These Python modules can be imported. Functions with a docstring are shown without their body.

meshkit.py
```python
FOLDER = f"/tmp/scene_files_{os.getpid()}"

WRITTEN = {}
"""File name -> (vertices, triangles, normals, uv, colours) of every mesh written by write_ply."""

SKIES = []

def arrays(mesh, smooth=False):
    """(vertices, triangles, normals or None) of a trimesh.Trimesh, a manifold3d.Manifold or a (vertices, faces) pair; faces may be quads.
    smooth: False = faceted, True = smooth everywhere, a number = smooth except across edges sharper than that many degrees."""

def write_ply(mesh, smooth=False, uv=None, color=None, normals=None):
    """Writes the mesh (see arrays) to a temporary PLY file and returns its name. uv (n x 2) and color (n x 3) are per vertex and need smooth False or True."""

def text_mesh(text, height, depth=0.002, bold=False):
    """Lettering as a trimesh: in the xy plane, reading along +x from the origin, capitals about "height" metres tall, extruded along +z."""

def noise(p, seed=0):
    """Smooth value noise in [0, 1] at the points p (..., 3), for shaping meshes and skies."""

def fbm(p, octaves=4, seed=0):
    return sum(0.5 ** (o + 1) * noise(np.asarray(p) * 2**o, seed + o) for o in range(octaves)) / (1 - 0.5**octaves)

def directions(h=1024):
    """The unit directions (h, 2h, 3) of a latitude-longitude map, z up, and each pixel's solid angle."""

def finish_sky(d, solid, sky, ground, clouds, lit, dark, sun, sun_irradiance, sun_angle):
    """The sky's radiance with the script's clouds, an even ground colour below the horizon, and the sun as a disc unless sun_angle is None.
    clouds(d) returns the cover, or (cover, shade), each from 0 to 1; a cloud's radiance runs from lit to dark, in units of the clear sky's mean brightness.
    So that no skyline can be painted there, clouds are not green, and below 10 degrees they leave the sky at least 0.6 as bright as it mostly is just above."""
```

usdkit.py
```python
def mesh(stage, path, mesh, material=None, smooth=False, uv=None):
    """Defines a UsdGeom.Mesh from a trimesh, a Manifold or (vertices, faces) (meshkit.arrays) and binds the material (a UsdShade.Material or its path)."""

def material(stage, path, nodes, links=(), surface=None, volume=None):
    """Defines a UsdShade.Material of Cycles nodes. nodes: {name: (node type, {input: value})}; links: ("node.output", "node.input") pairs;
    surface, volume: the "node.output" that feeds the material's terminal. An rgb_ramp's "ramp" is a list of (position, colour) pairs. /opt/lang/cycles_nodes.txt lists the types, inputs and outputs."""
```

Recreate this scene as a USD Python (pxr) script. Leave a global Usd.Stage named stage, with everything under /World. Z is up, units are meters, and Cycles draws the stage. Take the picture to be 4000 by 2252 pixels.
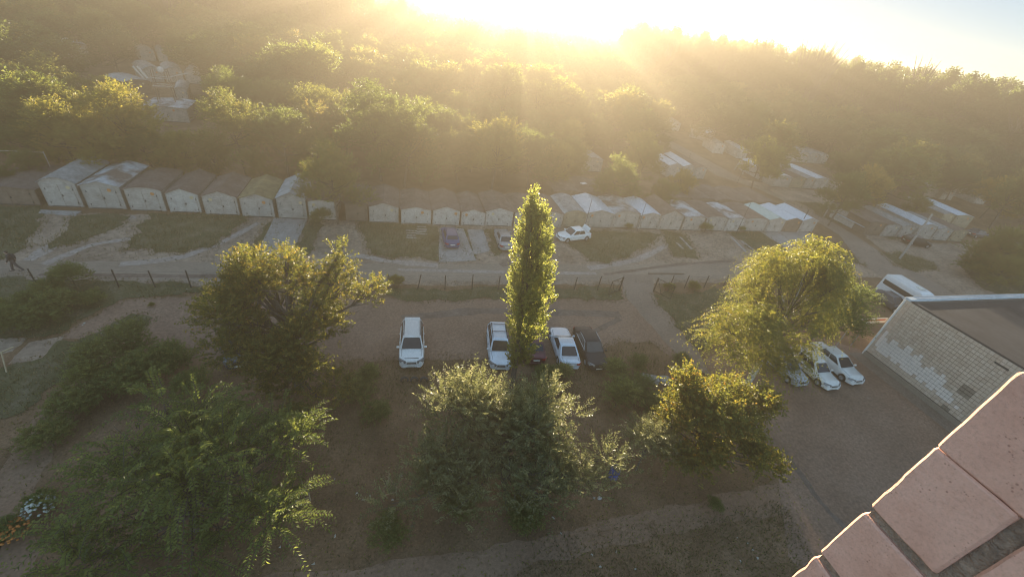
import math, random
import numpy as np
import trimesh, shapely
from shapely.geometry import Polygon, Point
from shapely import affinity
import manifold3d
from manifold3d import Manifold
import usdkit, meshkit
from pxr import Usd, UsdGeom, UsdLux, UsdShade, Gf, Sdf, Vt

stage = Usd.Stage.CreateInMemory()
UsdGeom.SetStageUpAxis(stage, 'Z')
UsdGeom.SetStageMetersPerUnit(stage, 1.0)
UsdGeom.Xform.Define(stage, '/World')
stage.SetDefaultPrim(stage.GetPrimAtPath('/World'))
UsdGeom.Scope.Define(stage, '/World/Looks')

# ------------------------------------------------------------------ camera: held out of a window 22 m up, tilted 33 degrees down and rolled
EYE = np.array([0.0, 0.0, 22.0])
FPX = 1640.0                                   # focal length in pixels of a 4000 pixel wide picture
_c = np.array([2000.0, 1126.0])
_down = np.array([1577.0 - 2000, 3620.0 - 1126, FPX]); _down /= np.linalg.norm(_down)
_v = np.array([1525.0 - 2000, -45.0 - 1126, FPX]); _y = _v - _down * (_v @ _down); _y /= np.linalg.norm(_y)
ROT = np.stack([np.cross(_y, -_down), _y, -_down])      # rows: world axes seen from the camera (x right, y down, z ahead)
cam = UsdGeom.Camera.Define(stage, '/World/camera')
_m = np.eye(4); _m[:3, 0] = ROT[:, 0]; _m[:3, 1] = -ROT[:, 1]; _m[:3, 2] = -ROT[:, 2]; _m[:3, 3] = EYE
UsdGeom.Xformable(cam).AddTransformOp().Set(Gf.Matrix4d(*_m.T.ravel().tolist()))
cam.CreateHorizontalApertureAttr(36.0); cam.CreateVerticalApertureAttr(20.268)
cam.CreateFocalLengthAttr(36.0 * FPX / 4000)
cam.CreateClippingRangeAttr(Gf.Vec2f(0.05, 20000))
EXPOSURE = 2.65
cam.CreateExposureAttr(EXPOSURE)

# ------------------------------------------------------------------ sky and sun
SUN_EL, SUN_AZ = math.radians(6.45), math.radians(14.0)
SUN = np.array([math.sin(SUN_AZ) * math.cos(SUN_EL), math.cos(SUN_AZ) * math.cos(SUN_EL), math.sin(SUN_EL)])
sky_mat = usdkit.material(stage, '/World/Looks/sky', {
    's': ('sky_texture', {'sky_type': 'single_scattering', 'sun_disc': False, 'sun_elevation': SUN_EL, 'sun_rotation': SUN_AZ,
                          'altitude': 150.0, 'air_density': 0.55, 'aerosol_density': 0.4, 'ozone_density': 1.0}),
    'q': ('gamma', {'gamma': 0.25}), 'h': ('hsv', {'saturation': 2.4}),
    'b': ('background_shader', {'strength': 0.085})}, [('s.color', 'q.color'), ('q.color', 'h.color'), ('h.color', 'b.color')], surface='b.background')
dome = UsdLux.DomeLight.Define(stage, '/World/sky')
dome.GetPrim().SetCustomDataByKey('kind', 'structure')
UsdShade.MaterialBindingAPI.Apply(dome.GetPrim()).Bind(sky_mat)
sun = UsdLux.DistantLight.Define(stage, '/World/sun')
sun.CreateIntensityAttr(0.85); sun.CreateAngleAttr(0.5); sun.CreateColorAttr(Gf.Vec3f(1.0, 0.83, 0.60))
sun.CreateNormalizeAttr(True)
_z = SUN; _x = np.cross([0, 0, 1.0], _z); _x /= np.linalg.norm(_x); _yy = np.cross(_z, _x)
_s = np.eye(4); _s[:3, 0] = _x; _s[:3, 1] = _yy; _s[:3, 2] = _z
UsdGeom.Xformable(sun).AddTransformOp().Set(Gf.Matrix4d(*_s.T.ravel().tolist()))

# ------------------------------------------------------------------ helpers
def ray(px, py):
    d = np.array([px - _c[0], py - _c[1], FPX]); return ROT @ (d / np.linalg.norm(d))
def P(px, py, z=0.0):
    """The point of the place at height z that stands at this pixel of the 4000 pixel wide photograph."""
    d = ray(px, py); t = (z - EYE[2]) / d[2]; return EYE + d * t
def unit(a):
    a = np.asarray(a, float); return a / np.maximum(np.linalg.norm(a, axis=-1, keepdims=True), 1e-9)

_used = {}
def numbered(parent, name):
    k = f'{parent}/{name}'; n = _used.get(k, 0); _used[k] = n + 1
    return k if n == 0 else f'{k}_{n:03d}'
def tag(prim, label=None, cat=None, group=None, kind=None):
    for k, v in (('label', label), ('category', cat), ('group', group), ('kind', kind)):
        if v: prim.SetCustomDataByKey(k, v)
    return prim
def thing(name, label, cat, loc=(0, 0, 0), rotz=0.0, group=None, scale=None, kind=None):
    x = UsdGeom.Xform.Define(stage, numbered('/World', name))
    x.AddTranslateOp().Set(Gf.Vec3d(*map(float, loc)))
    if rotz: x.AddRotateZOp().Set(math.degrees(rotz))
    if scale is not None: x.AddScaleOp().Set(Gf.Vec3f(*map(float, np.broadcast_to(scale, 3))))
    return tag(x.GetPrim(), label, cat, group, kind)
def proto(name):
    p = stage.CreateClassPrim('/World/' + name) if False else stage.CreateClassPrim('/' + name)
    p.SetTypeName('Xform'); return p
def copy_of(src, name, label, cat, loc, rotz=0.0, scale=None, group=None):
    p = thing(name, label, cat, loc, rotz, group, scale)
    p.GetReferences().AddInternalReference(src.GetPath()); p.SetInstanceable(True)
    return p
def part(name, mesh, mat, parent, smooth=False, label=None, tint=None, kind=None):
    path = numbered(str(parent.GetPath()) if parent is not None else '/World', name)
    m = usdkit.mesh(stage, path, mesh, mat, smooth)
    if tint is not None:
        UsdGeom.PrimvarsAPI(m).CreatePrimvar('tint', Sdf.ValueTypeNames.FloatArray, 'vertex').Set(Vt.FloatArray.FromNumpy(np.asarray(tint, np.float32)))
    return tag(m.GetPrim(), label=label, kind=kind)
def single(name, mesh, mat, label=None, cat=None, group=None, kind=None, smooth=False, tint=None):
    return tag(part(name, mesh, mat, None, smooth, tint=tint), label, cat, group, kind)

class MB:
    """Collects pieces that become one mesh."""
    def __init__(self): self.v, self.f, self.n = [], [], 0
    def add(self, v, f):
        v = np.asarray(v, float); f = np.asarray(f, int)
        if f.shape[1] == 4: f = np.vstack([f[:, [0, 1, 2]], f[:, [0, 2, 3]]])
        self.v.append(v); self.f.append(f + self.n); self.n += len(v); return self
    def mesh(self, t): return self.add(t.vertices, t.faces)
    def box(self, c, s, rz=0.0, ch=0.0):
        b = trimesh.creation.box(s) if not ch else rbox(s, ch)
        v = np.array(b.vertices)
        if rz: v = v @ np.array([[math.cos(rz), math.sin(rz), 0], [-math.sin(rz), math.cos(rz), 0], [0, 0, 1]])
        return self.add(v + np.asarray(c, float), b.faces)
    def tube(self, pts, r, n=6):
        v, f = tube(pts, r, n); return self.add(v, f)
    def out(self): return (np.vstack(self.v), np.vstack(self.f))
def rbox(s, ch):
    s = np.asarray(s, float); pts = []
    for sx in (-1, 1):
        for sy in (-1, 1):
            for sz in (-1, 1):
                c = np.array([sx, sy, sz]) * s / 2
                for k in range(3):
                    o = np.full(3, ch); o[k] = 0; pts.append(c - np.array([sx, sy, sz]) * o)
    return trimesh.convex.convex_hull(np.array(pts))
def tube(pts, r, n=6):
    pts = np.asarray(pts, float); r = np.broadcast_to(r, len(pts)).astype(float)
    t = unit(np.gradient(pts, axis=0)); a = np.where(np.abs(t[:, 2:]) > .9, [[1.0, 0, 0]], [[0, 0, 1.0]])
    u = unit(np.cross(t, a)); w = np.cross(t, u)
    ang = np.arange(n) * 2 * np.pi / n
    ring = pts[:, None] + r[:, None, None] * (u[:, None] * np.cos(ang)[None, :, None] + w[:, None] * np.sin(ang)[None, :, None])
    v = ring.reshape(-1, 3); k = len(pts); f = []
    i, j = np.meshgrid(np.arange(k - 1), np.arange(n), indexing='ij'); i, j = i.ravel(), j.ravel(); j2 = (j + 1) % n
    f = np.stack([i * n + j, i * n + j2, (i + 1) * n + j2, (i + 1) * n + j], 1)
    tri = np.vstack([f[:, [0, 1, 2]], f[:, [0, 2, 3]]])
    base = len(v); v = np.vstack([v, pts[0], pts[-1]])
    jj = np.arange(n); j3 = (jj + 1) % n
    cap = np.vstack([np.stack([np.full(n, base), j3, jj], 1), np.stack([np.full(n, base + 1), (k - 1) * n + jj, (k - 1) * n + j3], 1)])
    return v, np.vstack([tri, cap])
def lathe(prof, n=20):
    """prof: (radius, height) pairs, turned about the y axis (a wheel's axle)."""
    prof = np.asarray(prof, float); a = np.arange(n) * 2 * np.pi / n; k = len(prof)
    v = np.stack([prof[:, None, 0] * np.cos(a), np.repeat(prof[:, None, 1], n, 1), prof[:, None, 0] * np.sin(a)], -1).reshape(-1, 3)
    i, j = np.meshgrid(np.arange(k - 1), np.arange(n), indexing='ij'); i, j = i.ravel(), j.ravel(); j2 = (j + 1) % n
    f = np.stack([i * n + j, (i + 1) * n + j, (i + 1) * n + j2, i * n + j2], 1)
    return v, np.vstack([f[:, [0, 1, 2]], f[:, [0, 2, 3]]])

# ------------------------------------------------------------------ materials
L = '/World/Looks/'
def noisy(name, stops, scale=3.0, rough=0.85, detail=5, bump=0.0, bscale=None, coord='pos', metallic=0.0, stretch=(1, 1, 1), fine=None, spec=0.3):
    """Principled surface whose colour runs along stops with a noise; fine: (scale, amount) of a second, finer mottling."""
    n = {'g': ('geometry', {}), 't': ('texture_coordinate', {}), 'm': ('mapping', {'scale': stretch}),
         'n': ('noise_texture', {'scale': scale, 'detail': detail, 'roughness': 0.6}),
         'r': ('rgb_ramp', {'ramp': stops}), 'p': ('principled_bsdf', {'roughness': rough, 'metallic': metallic, 'specular_ior_level': spec})}
    l = [('g.position' if coord == 'pos' else 't.object', 'm.vector'), ('m.vector', 'n.vector'), ('n.fac', 'r.fac')]
    col = 'r.color'
    if fine:
        n['n2'] = ('noise_texture', {'scale': fine[0], 'detail': 4, 'roughness': 0.65})
        n['r2'] = ('rgb_ramp', {'ramp': [(0.3, (1 - fine[1],) * 3), (0.7, (1 + fine[1] * .6,) * 3)]})
        n['x'] = ('mix', {'mix_type': 'multiply', 'fac': 1.0})
        l += [('m.vector', 'n2.vector'), ('n2.fac', 'r2.fac'), ('r.color', 'x.color1'), ('r2.color', 'x.color2')]; col = 'x.color'
    if bump:
        n['b'] = ('noise_texture', {'scale': bscale or scale * 6, 'detail': 5}); n['bp'] = ('bump', {'strength': bump, 'distance': 0.05})
        l += [('m.vector', 'b.vector'), ('b.fac', 'bp.height'), ('bp.normal', 'p.normal')]
    l.append((col, 'p.base_color'))
    return usdkit.material(stage, L + name, n, l, surface='p.BSDF')
def plain(name, col, rough=0.5, metallic=0.0, spec=0.5, coat=0.0):
    return usdkit.material(stage, L + name, {'p': ('principled_bsdf', {'base_color': col, 'roughness': rough, 'metallic': metallic, 'specular_ior_level': spec, 'coat_weight': coat})}, surface='p.BSDF')
def leaf_mat(name, ramp, trans=0.45, rough=0.5, vary=0.35, spec=0.35, warm=None):
    """Foliage: colour by the leaf's own random tint and by the plant; light comes through it."""
    n = {'a': ('attribute', {'attribute': 'tint'}), 'o': ('object_info', {}),
         'k': ('math', {'math_type': 'multiply_add', 'value2': 1 - vary, 'value3': 0.0}),
         'k2': ('math', {'math_type': 'multiply_add', 'value2': vary}),
         'r': ('rgb_ramp', {'ramp': ramp}),
         'p': ('principled_bsdf', {'roughness': rough, 'specular_ior_level': spec}),
         'h': ('hsv', {'hue': 0.49, 'saturation': 1.1, 'value': 1.9}),
         't': ('translucent_bsdf', {}), 'm': ('mix_closure', {'fac': trans})}
    l = [('a.fac', 'k.value1'), ('o.random', 'k2.value1'), ('k.value', 'k2.value3'), ('k2.value', 'r.fac'), ('r.color', 'p.base_color'),
         ('r.color', 'h.color'), ('h.color', 't.color'), ('p.BSDF', 'm.closure1'), ('t.BSDF', 'm.closure2')]
    return usdkit.material(stage, L + name, n, l, surface='m.closure')
def glass_mat(name, col=(0.015, 0.018, 0.022), rough=0.06):
    return plain(name, col, rough, 0.0, 0.6)

M = {}
M['soil'] = noisy('soil', [(0.25, (0.144, 0.085, 0.046)), (0.5, (0.230, 0.141, 0.077)), (0.75, (0.321, 0.203, 0.119))], 0.35, 0.95, 8, 0.5, 6.0, fine=(9.0, 0.35))
M['dirt'] = noisy('dirt', [(0.22, (0.203, 0.139, 0.093)), (0.45, (0.321, 0.233, 0.168)), (0.7, (0.449, 0.342, 0.254))], 0.22, 0.95, 10, 0.4, 5.0, fine=(2.2, 0.35))
M['track'] = noisy('track', [(0.25, (0.270, 0.206, 0.153)), (0.75, (0.386, 0.301, 0.230))], 0.25, 0.95, 8, 0.3, 6.0, stretch=(0.35, 1.6, 1), fine=(5.0, 0.2))
M['asphalt'] = noisy('asphalt', [(0.25, (0.225, 0.141, 0.095)), (0.5, (0.294, 0.188, 0.129)), (0.75, (0.364, 0.243, 0.172))], 0.18, 0.92, 9, 0.3, 9.0, fine=(5.0, 0.3))
M['road_asphalt'] = noisy('road_asphalt', [(0.25, (0.241, 0.176, 0.131)), (0.75, (0.332, 0.252, 0.194))], 0.3, 0.9, 8, 0.2, 9.0, fine=(5.0, 0.2))
M['slab'] = noisy('slab', [(0.25, (0.312, 0.281, 0.256)), (0.75, (0.425, 0.388, 0.356))], 0.6, 0.9, 6, 0.2, 8.0, fine=(5.0, 0.15))
M['path'] = noisy('path', [(0.25, (0.251, 0.153, 0.095)), (0.75, (0.342, 0.220, 0.144))], 0.4, 0.95, 8, 0.3, 6.0, fine=(6.0, 0.25))
M['turf'] = noisy('turf', [(0.25, (0.075, 0.082, 0.032)), (0.5, (0.12, 0.115, 0.052)), (0.72, (0.20, 0.165, 0.105))], 0.8, 0.95, 8, 0.5, 8.0, fine=(10.0, 0.4))
M['bark'] = noisy('bark', [(0.3, (0.07, 0.055, 0.042)), (0.7, (0.15, 0.12, 0.095))], 6.0, 0.95, 5, 0.4, 20, coord='obj', stretch=(1, 1, .25))
M['birch_bark'] = noisy('birch_bark', [(0.30, (0.05, 0.045, 0.04)), (0.40, (0.5, 0.47, 0.42)), (0.8, (0.66, 0.62, 0.56))], 3.0, 0.8, 5, 0.1, 20, coord='obj', stretch=(1, 1, 3))
G1 = [(0.0, (0.064, 0.077, 0.019)), (0.5, (0.132, 0.139, 0.032)), (0.85, (0.224, 0.193, 0.041)), (1.0, (0.362, 0.248, 0.047))]
M['leaf_forest'] = leaf_mat('leaf_forest', [(0.0, (0.059, 0.083, 0.024)), (0.45, (0.114, 0.144, 0.037)), (0.75, (0.168, 0.164, 0.045)), (1.0, (0.274, 0.197, 0.059))], 0.45, 0.55, 0.55)
M['leaf_gold'] = leaf_mat('leaf_gold', [(0.0, (0.078, 0.099, 0.023)), (0.4, (0.162, 0.171, 0.038)), (0.75, (0.231, 0.209, 0.047)), (1.0, (0.268, 0.182, 0.053))], 0.45, 0.55, 0.4)
M['leaf_dark'] = leaf_mat('leaf_dark', [(0.0, (0.047, 0.066, 0.022)), (0.6, (0.083, 0.106, 0.032)), (1.0, (0.135, 0.146, 0.043))], 0.4, 0.55, 0.35)
M['leaf_elm'] = leaf_mat('leaf_elm', G1, 0.45, 0.42, 0.0)
M['leaf_elm_fresh'] = leaf_mat('leaf_elm_fresh', [(0.0, (0.080, 0.106, 0.029)), (0.5, (0.148, 0.183, 0.050)), (1.0, (0.251, 0.277, 0.078))], 0.5, 0.45, 0.0)
M['leaf_silver'] = leaf_mat('leaf_silver', [(0.0, (0.103, 0.116, 0.048)), (0.5, (0.182, 0.189, 0.079)), (1.0, (0.331, 0.319, 0.162))], 0.45, 0.36, 0.0, 0.5)
M['leaf_poplar'] = leaf_mat('leaf_poplar', [(0.0, (0.114, 0.142, 0.036)), (0.6, (0.217, 0.236, 0.060)), (1.0, (0.342, 0.319, 0.096))], 0.62, 0.34, 0.0, 0.5)
M['leaf_birch'] = leaf_mat('leaf_birch', [(0.0, (0.101, 0.120, 0.026)), (0.6, (0.207, 0.211, 0.046)), (1.0, (0.365, 0.302, 0.056))], 0.45, 0.42, 0.0)
M['leaf_maple'] = leaf_mat('leaf_maple', [(0.0, (0.085, 0.10, 0.024)), (0.55, (0.18, 0.18, 0.04)), (0.85, (0.25, 0.20, 0.045)), (1.0, (0.31, 0.18, 0.045))], 0.45, 0.45, 0.0)
M['leaf_weed'] = leaf_mat('leaf_weed', [(0.0, (0.080, 0.104, 0.030)), (0.6, (0.147, 0.178, 0.049)), (1.0, (0.266, 0.235, 0.077))], 0.35, 0.6, 0.3)
M['grass'] = leaf_mat('grass', [(0.0, (0.06, 0.07, 0.024)), (0.45, (0.115, 0.115, 0.042)), (0.75, (0.19, 0.155, 0.07)), (1.0, (0.34, 0.25, 0.14))], 0.3, 0.6, 0.0)
M['leaf_yellow'] = leaf_mat('leaf_yellow', [(0.0, (0.14, 0.13, 0.03)), (0.5, (0.26, 0.21, 0.045)), (1.0, (0.36, 0.24, 0.06))], 0.5, 0.55, 0.15)
# ------------------------------------------------------------------ foliage
def leaves(pos, d, nrm, length, width, rng, fold=0.18):
    """One folded leaf (two triangles) per row."""
    d = unit(d); s = unit(np.cross(d, nrm)); n = np.cross(s, d)
    k = len(pos); length = np.broadcast_to(length, k)[:, None]; width = np.broadcast_to(width, k)[:, None]
    mid = pos + d * length * 0.45 + n * width * fold
    v = np.stack([pos, mid + s * width * 0.5, pos + d * length - n * width * 0.12, mid - s * width * 0.5], 1).reshape(-1, 3)
    b = np.arange(k)[:, None] * 4
    f = np.vstack([b + [0, 1, 2], b + [0, 2, 3]])
    return v, f
def twig_leaves(start, d, length, rng, n, leaf, droop=0.15, spread=0.9, flat=0.5, jitter=0.35, tint=None, ratio=0.55):
    """Leaves set alternately along arching twigs; returns vertices, faces, tint per vertex."""
    T = len(start); d = unit(d); length = np.broadcast_to(length, T)
    t = (np.arange(n)[None] + rng.uniform(-.3, .3, (T, n))) / n
    t = np.clip(t, 0.02, 1)
    p = start[:, None] + d[:, None] * (length[:, None] * t)[..., None]
    p[..., 2] -= (droop * length)[:, None] * t ** 2
    tang = np.repeat(d[:, None], n, 1).copy(); tang[..., 2] -= 2 * droop * t; tang = unit(tang)
    up = np.zeros_like(tang); up[..., 2] = 1
    side = unit(np.cross(tang, up) + 1e-4); sg = np.where(np.arange(n) % 2, 1.0, -1.0)[None, :, None]
    ld = unit(tang * 0.55 + side * sg * spread + rng.normal(0, jitter, p.shape))
    nr = unit(up * flat + rng.normal(0, 1 - flat * .6, p.shape))
    L_ = leaf * rng.uniform(0.7, 1.25, (T, n))
    tt = np.clip((rng.uniform(0, 1, T) if tint is None else tint)[:, None] * 0.65 + rng.uniform(0, .35, (T, n)), 0, 1)
    v, f = leaves(p.reshape(-1, 3), ld.reshape(-1, 3), nr.reshape(-1, 3), L_.ravel(), L_.ravel() * ratio, rng)
    return v, f, np.repeat(tt.ravel(), 4)
def bez(a, b, bow, n=5):
    t = np.linspace(0, 1, n)[:, None]; m = (a + b) / 2 + bow
    return (1 - t) ** 2 * a + 2 * t * (1 - t) * m + t ** 2 * b
def make_tree(rng, lobes, base=(0, 0, 0), trunk_r=0.16, lean=(0, 0), fork=0.35, twigs=900, twig_len=1.1, per=14, leaf=0.13, droop=0.2, upbias=0.35,
              inner=0.55, flat=0.5, spread=0.9, jitter=0.35, tint_of=None, trunk_top=None, sides=6, ratio=0.55, bark_twigs=0, below=0.35, split_limbs=False):
    global LAST_LIMBS
    """Lobes: (centre, radii) of the boughs' leaf masses. Returns (trunk mesh, crown mesh, crown tint). Every twig grows from a bough inside its lobe outwards."""
    base = np.asarray(base, float)
    C = np.array([l[0] for l in lobes], float); R = np.array([np.broadcast_to(l[1], 3) for l in lobes], float)
    top = C[np.argmax(C[:, 2])] if trunk_top is None else np.asarray(trunk_top, float)
    tr = MB(); h = top[2]
    pts = np.array([base + (top - base) * [u ** 1.3, u ** 1.3, u] for u in np.linspace(0, 1, 7)])
    pts[1:-1, :2] += rng.normal(0, 0.03 * h / 8, (5, 2)) + np.outer(np.sin(np.linspace(0, np.pi, 7))[1:-1], lean)
    pts[0, 2] -= 0.1
    tr.tube(pts, trunk_r * np.linspace(1.15, 0.12, 7), sides)
    lm = LAST_LIMBS = MB() if split_limbs else tr
    for ci, (c, r) in enumerate(zip(C, R)):
        u = np.clip(fork + 0.5 * (c[2] - h * fork) / h + rng.uniform(-.08, .08), 0.15, 0.9); k = u * 6; i = int(min(k, 5)); s = pts[i] + (pts[i + 1] - pts[i]) * (k - i)
        if np.linalg.norm(c - s) < 0.3: continue
        b = bez(s, c, np.array([0, 0, -0.15 * np.linalg.norm(c[:2] - s[:2])]))
        (tr if split_limbs and ci % 9 == 0 else lm).tube(b, trunk_r * np.linspace(0.5, 0.14, 5) * (.55 if split_limbs else 1), max(4, sides - 2))
        for _ in range(3 if sides > 5 else 0):
            q = c + rng.normal(0, .55, 3) * r; lm.tube(bez(b[3], q, np.zeros(3), 4), trunk_r * np.linspace(0.2, 0.05, 4), 4)
    area = (R[:, 0] * R[:, 1] + R[:, 0] * R[:, 2]); w = area / area.sum()
    which = rng.choice(len(C), twigs, p=w)
    o = unit(rng.normal(0, 1, (twigs, 3)))
    o[:, 2] = np.where(o[:, 2] < -below, -o[:, 2] * .6, o[:, 2])
    o = unit(o)
    rad = inner + (1 - inner) * rng.uniform(0, 1, twigs) ** 0.6 - 0.12
    st = C[which] + o * R[which] * rad[:, None]
    d = unit(o * R[which] / R[which].mean(1, keepdims=True) + [0, 0, upbias] + rng.normal(0, .3, (twigs, 3)))
    ln = twig_len * rng.uniform(0.55, 1.25, twigs)
    tint = None if tint_of is None else tint_of(st, which)
    v, f, t = twig_leaves(st, d, ln, rng, per, leaf, droop, spread, flat, jitter, tint, ratio)
    for i in rng.choice(twigs, min(bark_twigs, twigs), replace=False):
        u = np.linspace(0, 1, 4); q = st[i] + d[i] * (ln[i] * u)[:, None]; q[:, 2] -= droop * ln[i] * u ** 2
        lm.tube(q, np.linspace(.014, .005, 4), 3)
    return tr.out(), (v, f), t
def round_lobes(rng, height, spread, n, low=0.3, size=0.36, flatten=0.85):
    """Boughs spread over an uneven dome."""
    out = []
    for i in range(n):
        a = i * 2.39996 + rng.uniform(-.5, .5); u = (i + .5) / n
        z = height * (low + (0.88 - low) * u ** 0.75) + rng.uniform(-.05, .05) * height
        rr = spread * math.sqrt(max(0.03, 1 - ((z / height - low) / (1.02 - low)) ** 2.2)) * rng.uniform(0.35, 1.0) * (0.75 if u > .9 else 1)
        s = spread * size * rng.uniform(0.5, 1.35)
        out.append(((rr * math.cos(a), rr * math.sin(a), z), (s, s, s * flatten)))
    return out
def up_lobes(rng, height, spread, n):
    """Steep plumes, as on old poplars."""
    out = []
    for i in range(n):
        a = rng.uniform(0, 2 * np.pi); u = rng.uniform(0, 1)
        r = spread * math.sqrt(u) * 0.85; z = height * (0.93 - 0.28 * u) * rng.uniform(0.85, 1.0)
        s = spread * rng.uniform(0.16, 0.27)
        out.append(((r * math.cos(a), r * math.sin(a), z - s * 1.2), (s, s, s * rng.uniform(2.0, 3.2))))
        if i % 2 == 0: out.append(((r * math.cos(a) * 1.05, r * math.sin(a) * 1.05, z * rng.uniform(.45, .65)), (s * 1.6, s * 1.6, s * 1.8)))
    return out

PROTO = {}
def tree_proto(key, seed, lobes_of, leafmat, **kw):
    rng = np.random.default_rng(seed); cls = stage.CreateClassPrim('/World/' + key); cls.SetTypeName('Xform')
    tr, cr, t = make_tree(rng, lobes_of(rng), **kw)
    part('trunk', tr, M['bark'], cls, True); part('crown', cr, M[leafmat], cls, tint=t)
    PROTO[key] = cls; return cls
# near forest (row behind the garages), unit: about 9 m high, 3.6 m half width
for i, (hh, sp, nl, mat) in enumerate([(9.0, 3.4, 15, 'leaf_forest'), (8.6, 3.8, 17, 'leaf_forest'), (10.0, 3.2, 15, 'leaf_forest'), (8.2, 3.5, 14, 'leaf_gold'), (9.2, 3.6, 16, 'leaf_gold')]):
    tree_proto(f'leafy_tree_kind_{"abcde"[i]}', 100 + i, lambda r, hh=hh, sp=sp, nl=nl: round_lobes(r, hh, sp, nl, 0.22, 0.34), mat, twigs=1000, twig_len=1.35, per=11, leaf=0.25, trunk_r=0.15, sides=5, upbias=0.8)
for i, (hh, sp, nl, mat) in enumerate([(9.0, 3.6, 13, 'leaf_forest'), (9.5, 3.3, 14, 'leaf_forest'), (8.5, 3.9, 13, 'leaf_dark'), (8.6, 3.4, 12, 'leaf_gold')]):
    tree_proto(f'wood_tree_kind_{"abcd"[i]}', 140 + i, lambda r, hh=hh, sp=sp, nl=nl: round_lobes(r, hh, sp, nl, 0.25, 0.36), mat, twigs=440, twig_len=1.4, per=9, leaf=0.40, trunk_r=0.15, sides=4, upbias=0.8)
for i in range(3):
    tree_proto(f'poplar_kind_{"abc"[i]}', 170 + i, lambda r: up_lobes(r, 17.0, 3.6, 15), 'leaf_dark', twigs=700, twig_len=1.3, per=8, leaf=0.5, trunk_r=0.28, sides=4, upbias=1.4, droop=0.0)
tree_proto('golden_tree_kind', 190, lambda r: round_lobes(r, 8.6, 3.6, 17, 0.22, 0.34), 'leaf_yellow', twigs=1000, twig_len=1.1, per=11, leaf=0.25, trunk_r=0.15, sides=5, upbias=0.7)
# ------------------------------------------------------------------ the ground and what lies on it
def wavy(pts, amp=0.3, step=0.35, seed=0, scale=1.2):
    """A polygon of the ground (points x, y) with an uneven, worn edge."""
    pts = np.asarray(pts, float)[:, :2]; out = []
    for a, b in zip(pts, np.roll(pts, -1, 0)):
        n = max(1, int(np.linalg.norm(b - a) / step)); out.append(a + (b - a) * (np.arange(n) / n)[:, None])
    q = np.vstack(out); p3 = np.c_[q, np.full(len(q), seed * 7.3)]
    def nz(s, k): return meshkit.fbm(np.c_[p3[:, :2] * s, p3[:, 2] + k], 3) - 0.5
    q = q + 2 * amp * np.stack([nz(scale, 0), nz(scale, 31.7)], 1) + amp * 1.1 * np.stack([nz(scale * 4, 11), nz(scale * 4, 57)], 1)
    g = Polygon(q).buffer(0)
    return max(g.geoms, key=lambda k: k.area) if hasattr(g, 'geoms') else g
def sheet(poly, z):
    gs = getattr(poly, 'geoms', [poly]); mb = MB()
    for g in gs:
        v, f = trimesh.creation.triangulate_polygon(g, engine='earcut')
        a, b, c = v[f[:, 0]], v[f[:, 1]], v[f[:, 2]]
        cr = (b - a)[:, 0] * (c - a)[:, 1] - (b - a)[:, 1] * (c - a)[:, 0]
        f = np.where((cr < 0)[:, None], f[:, ::-1], f)
        mb.add(np.c_[v, np.full(len(v), z)], f)
    return mb.out()
OV = 4000 / 2575.0
def pix(*pts, k=OV):
    """Ground outline from places seen in the photograph (pixels of its 2575 wide copy)."""
    return np.array([P(x * k, y * k) for x, y in pts])
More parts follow.
